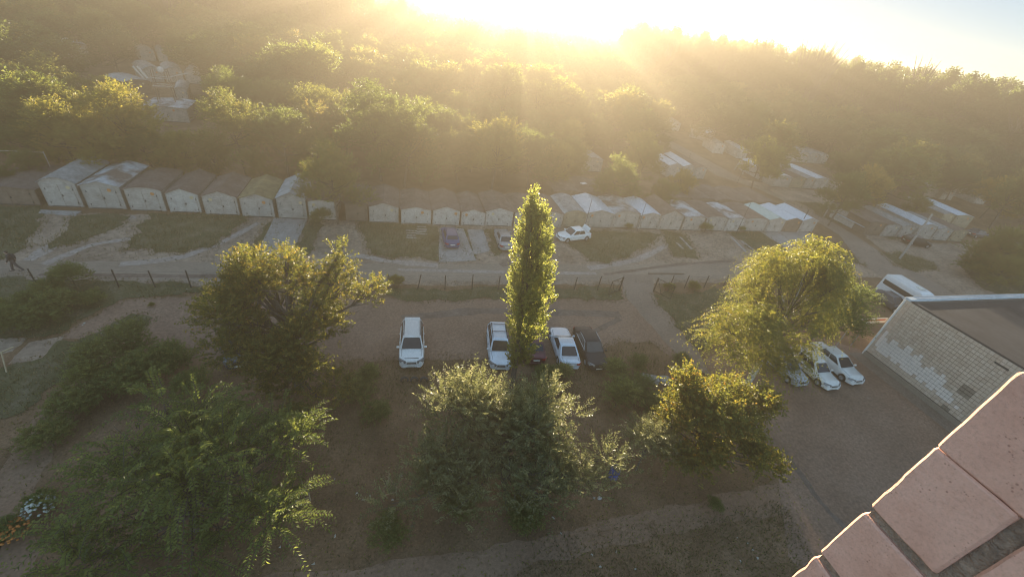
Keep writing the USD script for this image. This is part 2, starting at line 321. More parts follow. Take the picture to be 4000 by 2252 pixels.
def scatter(poly, n, rng):
    x0, y0, x1, y1 = poly.bounds; out = []; k = 0
    while k < n:
        q = np.c_[rng.uniform(x0, x1, n * 2), rng.uniform(y0, y1, n * 2)]
        q = q[shapely.contains_xy(poly, q[:, 0], q[:, 1])]; out.append(q); k += len(q)
        if not len(q): break
    return np.vstack(out)[:n]
def blades(poly, n, h, rng, z=0.02, patch=0.7, clump=0.5):
    """Grass blades standing in tufts."""
    q = scatter(poly, n, rng)
    keep = meshkit.fbm(np.c_[q * clump, np.full(len(q), 3.3)], 3) > rng.uniform(0.25, 0.25 + patch, len(q)) * 0.75
    q = q[keep]; n = len(q)
    a = rng.uniform(0, 2 * np.pi, n); hh = h * rng.uniform(0.5, 1.3, n); w = 0.14 * hh + 0.01
    b = np.c_[q, np.full(n, z)]; s = np.c_[np.cos(a), np.sin(a), np.zeros(n)] * w[:, None]
    tip = b + np.c_[rng.normal(0, .45, (n, 2)) * hh[:, None], hh]
    v = np.stack([b - s, b + s, tip], 1).reshape(-1, 3)
    return (v, np.arange(3 * n).reshape(-1, 3)), np.repeat(rng.uniform(0, 1, n), 3)

g = 3000.0
single('ground', (np.array([[-g, -g, 0], [g, -g, 0], [g, g, 0], [-g, g, 0]]), np.array([[0, 1, 2, 3]])), M['soil'], 'brown leaf-strewn soil under and around the trees', 'ground', kind='structure')
PATHS = []
def area(name, poly, z, mat, label, cat='ground', kind='structure'):
    if name in ('footpath', 'bare_patch'): PATHS.append(poly)
    return single(name, sheet(poly, z), M[mat], label, cat, kind=kind)
dirt_p = wavy([(-75, 33.0), (-20, 33.2), (20, 32.6), (46, 33.0), (62, 33.5), (62, 45.9), (-38, 46.2), (-75, 50)], 0.4, 0.4, 1)
area('dirt_yard', dirt_p, 0.008, 'dirt', 'pale trampled dirt in front of the long row of garages')
track_p = wavy([(-75, 33.4), (-20, 33.8), (20, 33.3), (46, 33.6), (60, 34.5), (60, 37.3), (20, 36.6), (-20, 36.9), (-75, 38)], 0.35, 0.4, 2)
area('dirt_track', track_p, 0.016, 'track', 'grey compacted vehicle track along the wire fence', 'track')
lot_p = wavy(pix((150, 850), (300, 752), (560, 742), (1000, 752), (1555, 752), (1566, 705), (1636, 705), (1640, 738), (1700, 815), (1757, 890), (1770, 935), (1700, 905), (1640, 862), (1560, 858), (1480, 888), (1380, 900), (1000, 905), (560, 905), (430, 890), (330, 850)), 0.35, 0.3, 3)
area('parking_lot', lot_p, 0.012, 'asphalt', 'worn brown-grey asphalt of the small car park', 'car park')
drive_p = wavy(pix((1566, 690), (1640, 690), (1644, 740), (1757, 885), (1790, 945), (1725, 918), (1622, 802), (1566, 738)), 0.2, 0.3, 4)
area('drive', drive_p, 0.024, 'road_asphalt', 'paler asphalt drive running through the open gate', 'driveway')
yard_p = wavy(pix((1750, 905), (1900, 862), (2030, 838), (2160, 878), (2400, 1100), (2520, 1215), (2330, 1500), (2060, 1470), (1985, 1400), (1945, 1140), (1840, 1000)), 0.3, 0.3, 5)
area('asphalt_yard', yard_p, 0.012, 'asphalt', 'brown asphalt yard beside the tiled building', 'yard')
strip_p = Polygon([(40.9, 2.0), (42.4, 2.0), (42.4, 20.6), (40.9, 20.6)])
area('pavement', strip_p, 0.030, 'road_asphalt', 'narrow grey paved strip along the foot of the tiled wall', 'pavement')
road_l = [(2300, 430), (2528, 530), (2703, 622), (2798, 686), (2958, 737), (3053, 781), (3165, 851), (3276, 916), (3358, 1026), (3445, 1085), (3560, 1180), (3640, 1260)]
road_r = [(3850, 1260), (3750, 1160), (3608, 1080), (3500, 1030), (3445, 988), (3336, 917), (3230, 855), (3140, 800), (2950, 725), (2798, 645), (2703, 593), (2585, 533), (2380, 430)]
area('road', wavy(pix(*(road_l + road_r), k=1.0), 0.3, 0.5, 6), 0.032, 'road_asphalt', 'grey asphalt lane that climbs between the garage blocks', 'road')
area('dirt_yard', wavy(pix((3350, 900), (3560, 945), (3800, 955), (4150, 1060), (4150, 1250), (3760, 1200), (3600, 1085), (3445, 975), k=1.0), 0.5, 0.5, 7), 0.02, 'dirt', 'bare dirt clearing around the concrete lamp pole')
area('dirt_yard', wavy(pix((2900, 700), (3180, 745), (3420, 850), (3240, 850), (3100, 790), k=1.0), 0.5, 0.5, 17), 0.02, 'dirt', 'bare dirt in front of the garages across the lane')
area('footpath', wavy(pix((560, 1470), (1000, 1410), (1300, 1362), (1500, 1318), (1700, 1270), (1960, 1215), (1985, 1290), (1720, 1330), (1480, 1390), (1150, 1480)), 0.3, 0.2, 8, 0.6), 0.006, 'path', 'bare reddish footpath below the trees', 'path')
area('footpath', wavy(pix((-60, 1300), (30, 1130), (150, 980), (330, 830), (430, 850), (260, 960), (140, 1120), (60, 1290), (0, 1390)), 0.4, 0.3, 9), 0.006, 'path', 'worn footpath descending on the far left', 'path')
area('footpath', wavy(pix((-60, 1345), (60, 1340), (110, 1380), (60, 1480), (-60, 1480)), 0.4, 0.3, 19), 0.006, 'path', 'bare trodden corner at the bottom left', 'path')
for i, (pts, lab) in enumerate([(((3, 850), (70, 848), (30, 885), (-40, 900), (-60, 860)), 'broken concrete at the far left edge'), (((70, 862), (162, 845), (110, 905), (20, 915)), 'bare pale patch in the grass at the far left')]):
    area('bare_patch', wavy(pix(*pts), 0.15, 0.3, 20 + i), 0.014, 'dirt', lab)
# concrete aprons in front of garage doors
for i, (pts, lab) in enumerate([
        (((690, 549), (774, 553), (728, 645), (642, 643)), 'long pale concrete apron in front of the tall pitched garage'),
        (((1105, 575), (1165, 575), (1197, 655), (1103, 660)), 'cracked pale concrete apron behind the blue car'),
        (((1175, 578), (1215, 578), (1232, 632), (1192, 640)), 'narrow concrete strip between the blue and the silver car'),
        (((104, 528), (205, 532), (190, 543), (98, 537)), 'low concrete ledge before the leftmost arched garage'),
        (((1913, 584), (1952, 582), (2003, 615), (1975, 623)), 'left slab of the pair before the green-roofed garage'),
        (((1955, 582), (2038, 582), (2055, 606), (2010, 618)), 'right slab of the pair before the blue-roofed garages')]):
    p = wavy(pix(*pts), 0.07, 0.25, 30 + i)
    m_ = trimesh.creation.extrude_polygon(p, 0.06, engine='earcut'); single('concrete_apron', m_, M['slab'], lab, 'concrete slab', group='concrete aprons before the garages')
# runner planks: paired wheel strips
for i, (a, b) in enumerate([((2656, 926), (2702, 974)), ((2642, 948), (2668, 972)), ((2855, 925), (2915, 985)), ((2895, 940), (2960, 990))]):
    pa, pb = P(*a), P(*b); d_ = pb - pa; l_ = np.linalg.norm(d_)
    single('wheel_strip', MB().box((pa + pb) / 2 + [0, 0, .03], (l_, .32, .08), math.atan2(d_[1], d_[0]), .015).out(), M['slab'],
           ['pale wheel strip, longer of the left pair in the grass', 'pale wheel strip, shorter of the left pair in the grass', 'pale wheel strip, left of the right pair in the grass', 'pale wheel strip, right of the right pair in the grass'][i], 'wheel strip', 'wheel strips in the grass')
rg = np.random.default_rng(5)
step_i = 0
for (x0, ys) in ((1595, (902, 911, 920, 929)), (1635, (886, 896, 905, 914))):
    for y in ys:
        q = P(x0 + 12, y); step_i += 1
        single('plank', MB().box(q + [0, 0, .03], (1.0 + .25 * rg.uniform(), .22, .05), rg.normal(0, .05), .01).out(), M['slab'],
               f'pale plank {["nearest", "second", "third", "farthest"][3 - (step_i - 1) % 4]} of the {"left" if x0 < 1600 else "right"} stack of sleepers in the grass', 'plank', 'sleepers laid in the grass')

# worn ruts and stains
M['rut'] = noisy('rut', [(0.25, (0.36, 0.29, 0.245)), (0.75, (0.45, 0.375, 0.325))], 0.5, 0.95, 8, 0.2, 6.0, fine=(3.0, 0.3)); M['rut_dark'] = noisy('rut_dark', [(0.25, (0.18, 0.128, 0.098)), (0.75, (0.26, 0.192, 0.152))], 0.5, 0.95, 8, 0.2, 6.0, fine=(3.0, 0.3))
def rut(pts, w, mat, label, z, seed):
    q = pix(*pts)[:, :2]; t = np.linspace(0, 1, 24); k = np.linspace(0, 1, len(q)); c = np.c_[np.interp(t, k, q[:, 0]), np.interp(t, k, q[:, 1])]
    for _ in range(4): c[1:-1] = (c[:-2] + c[2:] + c[1:-1] * 2) / 4
    d = unit(np.gradient(c, axis=0)); n = np.c_[-d[:, 1], d[:, 0]]; ww = w * (.55 + .9 * meshkit.fbm(np.c_[c * .7, np.full(24, seed)], 2))[:, None]
    g_ = wavy(np.vstack([c + n * ww / 2, (c - n * ww / 2)[::-1]]), .12, .25, seed, 2.0)
    single('tyre_rut', sheet(g_, z), M[mat], label, 'rut', kind='structure')
for i, (pts, w, mat, lab, z) in enumerate([
    (((70, 655), (160, 600), (260, 560), (340, 545)), .9, 'rut', 'pale rut curving to the leftmost arched garage', .022), (((110, 665), (230, 615), (330, 600)), .7, 'rut', 'pale rut left of the wide grass patch', .023), (((300, 665), (450, 650), (560, 610), (650, 560)), .7, 'rut', 'pale rut below the wide grass patch', .024),
    (((760, 668), (900, 640), (960, 655), (1100, 668)), .8, 'rut', 'pale rut under the grass behind the wide elm', .022), (((1260, 668), (1340, 640), (1400, 600)), .8, 'rut_dark', 'dark rut leading to the white sedan', .022), (((1480, 675), (1600, 655), (1700, 605)), .8, 'rut', 'pale rut right of the middle grass patch', .023), (((1520, 690), (1700, 665), (1850, 655)), .5, 'rut_dark', 'dark rut along the track behind the gate', .026), (((100, 690), (500, 695), (900, 690)), .5, 'rut_dark', 'dark rut along the left part of the track', .026), (((1000, 678), (1300, 685), (1500, 688)), .5, 'rut', 'pale rut along the middle of the track', .027),
    (((1010, 800), (1200, 780), (1400, 785), (1560, 790)), .9, 'rut_dark', 'dark wheel stain across the car park', .020), (((1560, 800), (1480, 840), (1440, 870)), .5, 'rut_dark', 'dark wheel stain behind the black sedan', .021), (((1970, 1130), (2060, 1260), (2130, 1330)), .35, 'rut_dark', 'dark crack along the left side of the asphalt yard', .019)]):
    rut(pts, w, mat, lab, z, 200 + i)
# ------------------------------------------------------------------ turf: worn patches with standing blades
turf_pts = [
    ((330, 592), (392, 536), (600, 541), (618, 560), (560, 592), (520, 626), (400, 632), (330, 622)),
    ((-30, 512), (104, 522), (98, 562), (62, 625), (-30, 660)),
    ((175, 548), (262, 536), (330, 545), (300, 566), (240, 590), (190, 610), (120, 625), (160, 580)),
    ((618, 640), (650, 585), (690, 549), (703, 551), (664, 632), (650, 645)),
    ((734, 642), (778, 556), (800, 556), (806, 575), (770, 640)),
    ((905, 556), (1104, 568), (1112, 655), (1050, 650), (930, 642)),
    ((1146, 574), (1168, 575), (1206, 655), (1180, 655)),
    ((1222, 576), (1252, 577), (1268, 640), (1240, 640)),
    ((1430, 575), (1662, 588), (1640, 612), (1580, 640), (1530, 660), (1486, 655), (1418, 606)),
    ((1664, 578), (1722, 590), (1756, 652), (1690, 642)),
    ((1840, 586), (1918, 584), (1992, 640), (1930, 658)),
    ((1985, 508), (2062, 510), (2120, 545), (2160, 590), (2230, 620), (2228, 590), (2150, 560), (2080, 530), (2300, 600), (2210, 600), (2100, 560)),
    ((2045, 592), (2068, 590), (2150, 645), (2172, 664), (2130, 660)),
    ((2222, 642), (2262, 634), (2345, 660), (2352, 675), (2300, 682), (2250, 668)),
    ((1640, 738), (1800, 728), (1860, 735), (1850, 800), (1770, 885), (1755, 878), (1700, 810)),
    ((960, 730), (1560, 722), (1560, 752), (1420, 752), (1000, 757)),
    ((-30, 695), (480, 715), (560, 730), (300, 752), (150, 845), (-30, 850)),
    ((-30, 930), (100, 905), (165, 850), (215, 850), (330, 790), (385, 800), (330, 850), (190, 930), (90, 1010), (30, 1040), (-30, 1060)),
    ((1500, 1345), (1720, 1332), (1960, 1288), (2010, 1400), (1900, 1500), (1400, 1500), (1440, 1400)),
    ((560, 905), (1000, 905), (1480, 890), (1560, 860), (1640, 865), (1740, 915), (1800, 1010), (1700, 1050), (1300, 1000), (700, 1000)),
    ((2650, 560), (2900, 640), (2900, 900), (2460, 720), (2420, 670)),
]
turf = []
for i, pts in enumerate(turf_pts):
    p = wavy(pix(*pts), 0.75 if len(pts) < 9 else 0.6, 0.3, 50 + i, 0.9)
    turf.append(p)
turf_all = shapely.union_all([t.buffer(0) for i, t in enumerate(turf) if i not in (18, 19)])
turf_all = turf_all.difference(shapely.union_all([Polygon(pix(*p, k=1.0)[:, :2]).buffer(0) for p in [road_l + road_r]]))
single('turf', sheet(turf_all, 0.040), M['turf'], 'low worn turf between the garages, the lanes and the trees', 'turf', kind='stuff')
rg = np.random.default_rng(11)
gb, gt = MB(), []
for p in turf:
    (v, f), t = blades(p.buffer(.45), int(min(15000, p.area * 100)), 0.16 if P(2000, 1126)[1] < p.centroid.y else 0.13, rg, 0.03)
    gb.add(v, f); gt.append(t)
(v, f), t = blades(dirt_p.difference(track_p), 30000, 0.13, rg, 0.02, patch=1.1, clump=0.45); gb.add(v, f); gt.append(t)
under = Polygon([(-30, 6), (30, 6), (38, 14), (30, 21), (-24, 21), (-34, 14)]).difference(lot_p).difference(yard_p).difference(shapely.union_all([q.buffer(-.35) for q in PATHS]))
(v, f), t = blades(under, 45000, 0.10, rg, 0.0, clump=0.8); gb.add(v, f); gt.append(t)
near = Polygon(pix((1380, 1400), (1720, 1335), (1960, 1292), (2010, 1400), (1900, 1520), (1300, 1520))[:, :2])
(v, f), t = blades(near.buffer(.8), 8000, 0.12, rg, 0.0, clump=1.2); gb.add(v, f); gt.append(t)
single('grass', gb.out(), M['grass'], 'dry autumn grass blades standing in tufts over turf and soil', 'grass', kind='stuff', tint=np.concatenate(gt))
# fallen leaves over the soil
rg = np.random.default_rng(12); q = scatter(under.buffer(2), 9000, rg); n_ = len(q)
v, f = leaves(np.c_[q, rg.uniform(0.02, 0.05, n_)], np.c_[rg.normal(0, 1, (n_, 2)), rg.normal(0, .25, n_)], np.c_[rg.normal(0, .35, (n_, 2)), np.ones(n_)], rg.uniform(.06, .14, n_), rg.uniform(.04, .09, n_), rg)
single('fallen_leaves', (v, f), M['leaf_gold'], 'yellow and brown fallen leaves on the soil', 'fallen leaves', kind='stuff', tint=np.repeat(rg.uniform(0, 1, n_), 4))
# ------------------------------------------------------------------ garages
def paint(name, col, k=0.16):
    c = np.array(col); return noisy(name, [(0.24, c * .35 + np.array((.10, .06, .035))), (0.36, c * (1 - k)), (0.55, c), (0.8, c * (1 + k * .7))], 1.6, 0.75, 6, 0.15, 14, fine=(6.0, 0.14))
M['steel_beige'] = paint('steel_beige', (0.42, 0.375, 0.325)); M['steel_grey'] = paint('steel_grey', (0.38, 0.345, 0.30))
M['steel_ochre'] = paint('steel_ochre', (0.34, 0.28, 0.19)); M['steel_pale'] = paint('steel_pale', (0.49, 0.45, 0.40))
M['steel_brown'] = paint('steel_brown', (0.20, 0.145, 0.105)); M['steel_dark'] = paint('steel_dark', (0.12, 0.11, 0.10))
M['roof_zinc'] = noisy('roof_zinc', [(0.25, (0.42, 0.45, 0.48)), (0.75, (0.6, 0.63, 0.66))], 0.9, 0.45, 5, 0.1, 9, fine=(4.0, 0.16), spec=0.6)
M['roof_rust'] = noisy('roof_rust', [(0.25, (0.13, 0.09, 0.072)), (0.6, (0.19, 0.14, 0.115)), (0.85, (0.28, 0.235, 0.205))], 0.8, 0.85, 6, 0.2, 9, fine=(4.0, 0.25))
M['roof_slate'] = noisy('roof_slate', [(0.25, (0.24, 0.235, 0.22)), (0.75, (0.36, 0.355, 0.34))], 1.0, 0.85, 6, 0.2, 9, fine=(4.0, 0.25))
M['roof_patchy'] = noisy('roof_patchy', [(0.38, (0.2, 0.15, 0.12)), (0.47, (0.32, 0.3, 0.28)), (0.6, (0.5, 0.51, 0.52))], 0.55, 0.7, 5, 0.2, 9, fine=(4.0, 0.2))
M['roof_green'] = noisy('roof_green', [(0.25, (0.36, 0.47, 0.42)), (0.75, (0.46, 0.56, 0.51))], 0.8, 0.5, 5, 0.1, 9, fine=(4.0, 0.12), spec=0.5)
M['roof_blue'] = noisy('roof_blue', [(0.25, (0.48, 0.53, 0.58)), (0.75, (0.58, 0.63, 0.68))], 0.6, 0.4, 5, 0.05, 9, fine=(4.0, 0.08), spec=0.6)
M['moss'] = noisy('moss', [(0.3, (0.2, 0.16, 0.09)), (0.7, (0.32, 0.25, 0.12))], 0.9, 0.9, 6, 0.3, 9, fine=(4.0, 0.25))
M['iron'] = plain('iron', (0.035, 0.032, 0.03), 0.7); M['number_orange'] = plain('number_orange', (0.5, 0.22, 0.07), 0.8); M['number_pale'] = plain('number_pale', (0.52, 0.42, 0.25), 0.8)
def gable(w, z0, he, ha, arch=False, t=None, n=9):
    """Front outline (x, z) of a garage, eaves at he, ridge at ha."""
    if arch:
        u = np.linspace(0, 1, n); top = np.c_[w / 2 - w * u, he + (ha - he) * np.sin(np.pi * u) ** 0.8]
    else: top = np.array([[w / 2, he], [0, ha], [-w / 2, he]])
    return np.vstack([[[-w / 2, z0], [w / 2, z0]], top])
def prism_y(outline, y0, y1):
    """Extrudes an (x, z) outline from y0 to y1."""
    m_ = trimesh.creation.extrude_polygon(Polygon(outline), y1 - y0, engine='earcut'); v = np.array(m_.vertices)
    return np.c_[v[:, 0], y1 - v[:, 2], v[:, 1]], m_.faces
def garage(x0, x1, y, depth, he, ha, wall='steel_grey', roof='roof_rust', label='', arch=False, rz=0.0, disc=0.75, rng=None, group=None, over=0.12, extra=None, door=True, corner=None, name='garage'):
    w = x1 - x0; rng = rng or np.random.default_rng(int(abs(x0 * 13 + y * 7)) + 1)
    loc = ((x0 + x1) / 2, y, 0) if corner is None else corner
    t = thing(name, label, 'garage', loc, rz, group)
    part('wall', prism_y(gable(w, 0, he, ha, arch), 0, depth), M[wall], t)
    g2 = gable(w + 2 * over, 0, he - .02, ha + .0, arch)[2:]
    up = g2 + [0, .05]; dn = g2 + [0, .012]
    part('roof', prism_y(np.vstack([up, dn[::-1]]), -0.1, depth + .1), M[roof], t)
    # seams of the roof sheets
    for k in np.linspace(0.1, depth, max(2, int(depth / 1.25)) + 1)[1:-1]:
        part('roof_seam', tube([(a[0], k, a[1] + .008) for a in up], .016, 4), M[roof], t)
    if door:
        dw = w * 0.78; dh = min(he * 0.93, he - .08); off = rng.uniform(-.04, .04) * w
        for s in (-1, 1):
            c = off + s * dw / 4
            lf = part('door', MB().box((c, -.018, dh / 2 + .06), (dw / 2 - .03, .05, dh - .04), ch=.012).out(), M[wall], t)
            hg = MB()
            for hz in (.2, .8): hg.box((off + s * (dw / 2 - .03), -.055, dh * hz), (.05, .05, .16))
            part('hinge', hg.out(), M['iron'], lf)
            rb = MB()
            for hz in (.3, .62, .9): rb.box((c, -.052, dh * hz), (dw / 2 - .12, .016, .035))
            part('rib', rb.out(), M[wall], lf)
        part('lock', MB().box((off + .09, -.06, dh * .52), (.09, .05, .2), ch=.01).out(), M['iron'], t)
        part('threshold', MB().box((off, -.05, .035), (dw, .1, .06)).out(), M['steel_dark'], t)
        if disc:
            v, f = lathe([(0, 0), (.17, 0), (.17, .012), (0, .012)], 14); v = v + [w * (disc - .5), -.08, he * .84]
            part('number_disc', (v, f), M['number_orange' if rng.uniform() < .6 else 'number_pale'], t)
    for s in (-1, 1): part('trim', tube([(s * (w / 2 - .03), -.02, 0), (s * (w / 2 - .03), -.02, he)], .035, 4), M[wall], t)
    return t
def gx(px, py): return P(px, py)[0]
GR = 'main row of metal garages'
# left part of the row: fronts at (left pixel, right pixel, base pixel row)
row = [
    (-60, 172, 797, 1.6, 1.8, 'steel_brown', 'roof_rust', 'weathered brown garage half hidden at the far left end of the row', 0, 0),
    (188, 334, 806, 2.4, 2.95, 'steel_beige', 'roof_slate', 'arched beige garage with an ochre stain, first clear one on the left', 1, .78),
    (345, 500, 814, 2.35, 2.8, 'steel_grey', 'roof_patchy', 'grey garage under a large bent sheet of zinc roofing', 0, .72),
    (510, 655, 822, 2.2, 2.5, 'steel_beige', 'roof_rust', 'low-arched beige garage with a dark brown roof, third on the left', 1, .75),
    (665, 792, 829, 2.0, 2.6, 'steel_pale', 'roof_rust', 'pale garage with a sharp white gable left of the grass patch middle', 0, .8),
    (804, 940, 838, 2.0, 2.6, 'steel_beige', 'roof_rust', 'pitched beige garage whose number disc sits near its left edge', 0, .24),
    (948, 1076, 846, 2.0, 2.6, 'steel_beige', 'moss', 'beige garage under a yellow mossy roof', 0, .73),
    (1090, 1203, 853, 2.25, 3.0, 'steel_grey', 'roof_slate', 'tall grey pitched garage behind the long concrete apron', 0, .82),
    (1210, 1320, 858, 2.1, 2.35, 'steel_pale', 'roof_rust', 'pale garage half covered by the tree growing before the row', 1, .2),
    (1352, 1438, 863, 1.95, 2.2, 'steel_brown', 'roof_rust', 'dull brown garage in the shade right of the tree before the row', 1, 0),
    (1443, 1557, 868, 1.85, 2.4, 'steel_beige', 'roof_rust', 'beige low-pitched garage just right of the tree-shaded brown one', 0, .77),
    (1567, 1683, 874, 1.75, 2.15, 'steel_pale', 'roof_rust', 'low pale garage behind the two stacks of planks', 0, .7),
    (1690, 1792, 880, 1.85, 2.4, 'steel_pale', 'roof_rust', 'pale garage directly behind the blue car', 0, .85),
    (1800, 1891, 880, 1.65, 2.1, 'steel_pale', 'roof_rust', 'smallest pale garage with a white triangular gable, right of the blue car', 0, .2),
    (1894, 1997, 882, 1.9, 2.4, 'steel_pale', 'roof_rust', 'pale pitched garage directly behind the silver sedan', 0, .25),
    (2006, 2112, 886, 1.9, 2.2, 'steel_beige', 'roof_rust', 'flat-topped beige garage half hidden by the poplar tip', 1, .3),
    (2116, 2190, 888, 1.85, 2.25, 'steel_beige', 'roof_rust', 'narrow beige garage between the poplar and the white sedan', 0, 0),
    (2194, 2278, 887, 1.85, 2.35, 'steel_ochre', 'roof_slate', 'ochre garage standing behind the white sedan with raised boot', 1, 0),
    (2281, 2382, 888, 2.0, 2.5, 'steel_grey', 'roof_zinc', 'grey garage under the leftmost bright zinc pitched roof', 0, .2),
    (2386, 2482, 889, 2.05, 2.5, 'steel_beige', 'roof_patchy', 'beige garage under a patchy roof, zinc mixed with rust', 0, .2),
    (2488, 2568, 893, 2.0, 2.4, 'steel_beige', 'roof_blue', 'beige garage under the bright bluish roof with a thin mast', 0, .15),
    (2568, 2650, 897, 2.1, 2.9, 'steel_beige', 'roof_rust', 'beige garage with the steepest house-like gable in the row', 0, .0),
    (2660, 2736, 899, 1.95, 2.15, 'steel_beige', 'roof_patchy', 'low beige garage with bush at its right corner, flat stained roof', 1, .3),
    (2744, 2822, 900, 1.95, 2.25, 'steel_beige', 'roof_rust', 'beige garage with dark scratches and a brown roof by the bush', 1, .2),
    (2826, 2892, 903, 1.9, 2.1, 'steel_pale', 'roof_patchy', 'narrow pale garage under a roof of white streaks and brown panels', 1, .3),
    (2896, 2978, 903, 1.9, 2.2, 'steel_beige', 'roof_rust', 'beige garage under a long red-brown roof with a slanting mast', 1, .3),
    (2984, 3046, 905, 1.9, 2.35, 'steel_beige', 'roof_green', 'garage under the pale green roof', 0, .8),
    (3050, 3108, 906, 1.95, 2.4, 'steel_brown', 'roof_blue', 'brownish garage under the left one of the joined pale blue roofs', 0, .8),
    (3114, 3168, 906, 1.95, 2.4, 'steel_beige', 'roof_blue', 'beige end garage beside the lane under the right pale blue roof', 0, .8),
]
for i, (a, b, yy, he, ha, wall, roof, lab, arch, disc) in enumerate(row):
    pa, pb = P(a, yy), P(b, yy)
    y = (pa[1] + pb[1]) / 2
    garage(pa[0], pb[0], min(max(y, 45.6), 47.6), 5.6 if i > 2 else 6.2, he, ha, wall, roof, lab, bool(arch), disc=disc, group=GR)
# the row behind it, backs against the first: rusty roofs seen from above
back = [(2205, 2290, 'roof_rust', 'dull rusty roofed garage behind the leftmost zinc roof, white scrap on it'), (2300, 2380, 'roof_rust', 'rusty roofed garage with long seams behind the patchy roofed one'), (2390, 2465, 'roof_rust', 'rusty roofed garage behind the bluish roof with the mast')]
for a, b, roof, lab in back:
    qa, qb = P(a, 745, 2.3), P(b, 745, 2.3)
    garage(qa[0] - 1.2, qb[0] - 1.0, 53.0, 6.2, 2.0, 2.35, 'steel_brown', roof, lab, True, disc=0, group='rusty garages backing onto the main row', door=False)
for x, w, lab in [(41.0, 3.6, 'rusty roofed garage behind the low stained roof and the autumn tree'), (44.8, 3.8, 'red-brown roofed garage behind the white-streaked roof'), (48.8, 3.9, 'long red-brown roofed garage behind the green roof'),
                  (52.9, 4.0, 'red-brown roofed garage behind the joined pale blue roofs, left'), (57.1, 4.0, 'red-brown roofed garage behind the joined pale blue roofs, beside the lane')]:
    garage(x, x + w - .15, 52.6, 6.2, 2.05, 2.4, 'steel_brown', 'roof_rust', lab, True, disc=0, group='rusty garages backing onto the main row', door=False)
single('metal_sheet', MB().box(P(2280, 716, 2.75), (1.0, .6, .03), .5).out(), M['roof_zinc'], 'small white metal sheet lying on a rusty roof', 'metal sheet')
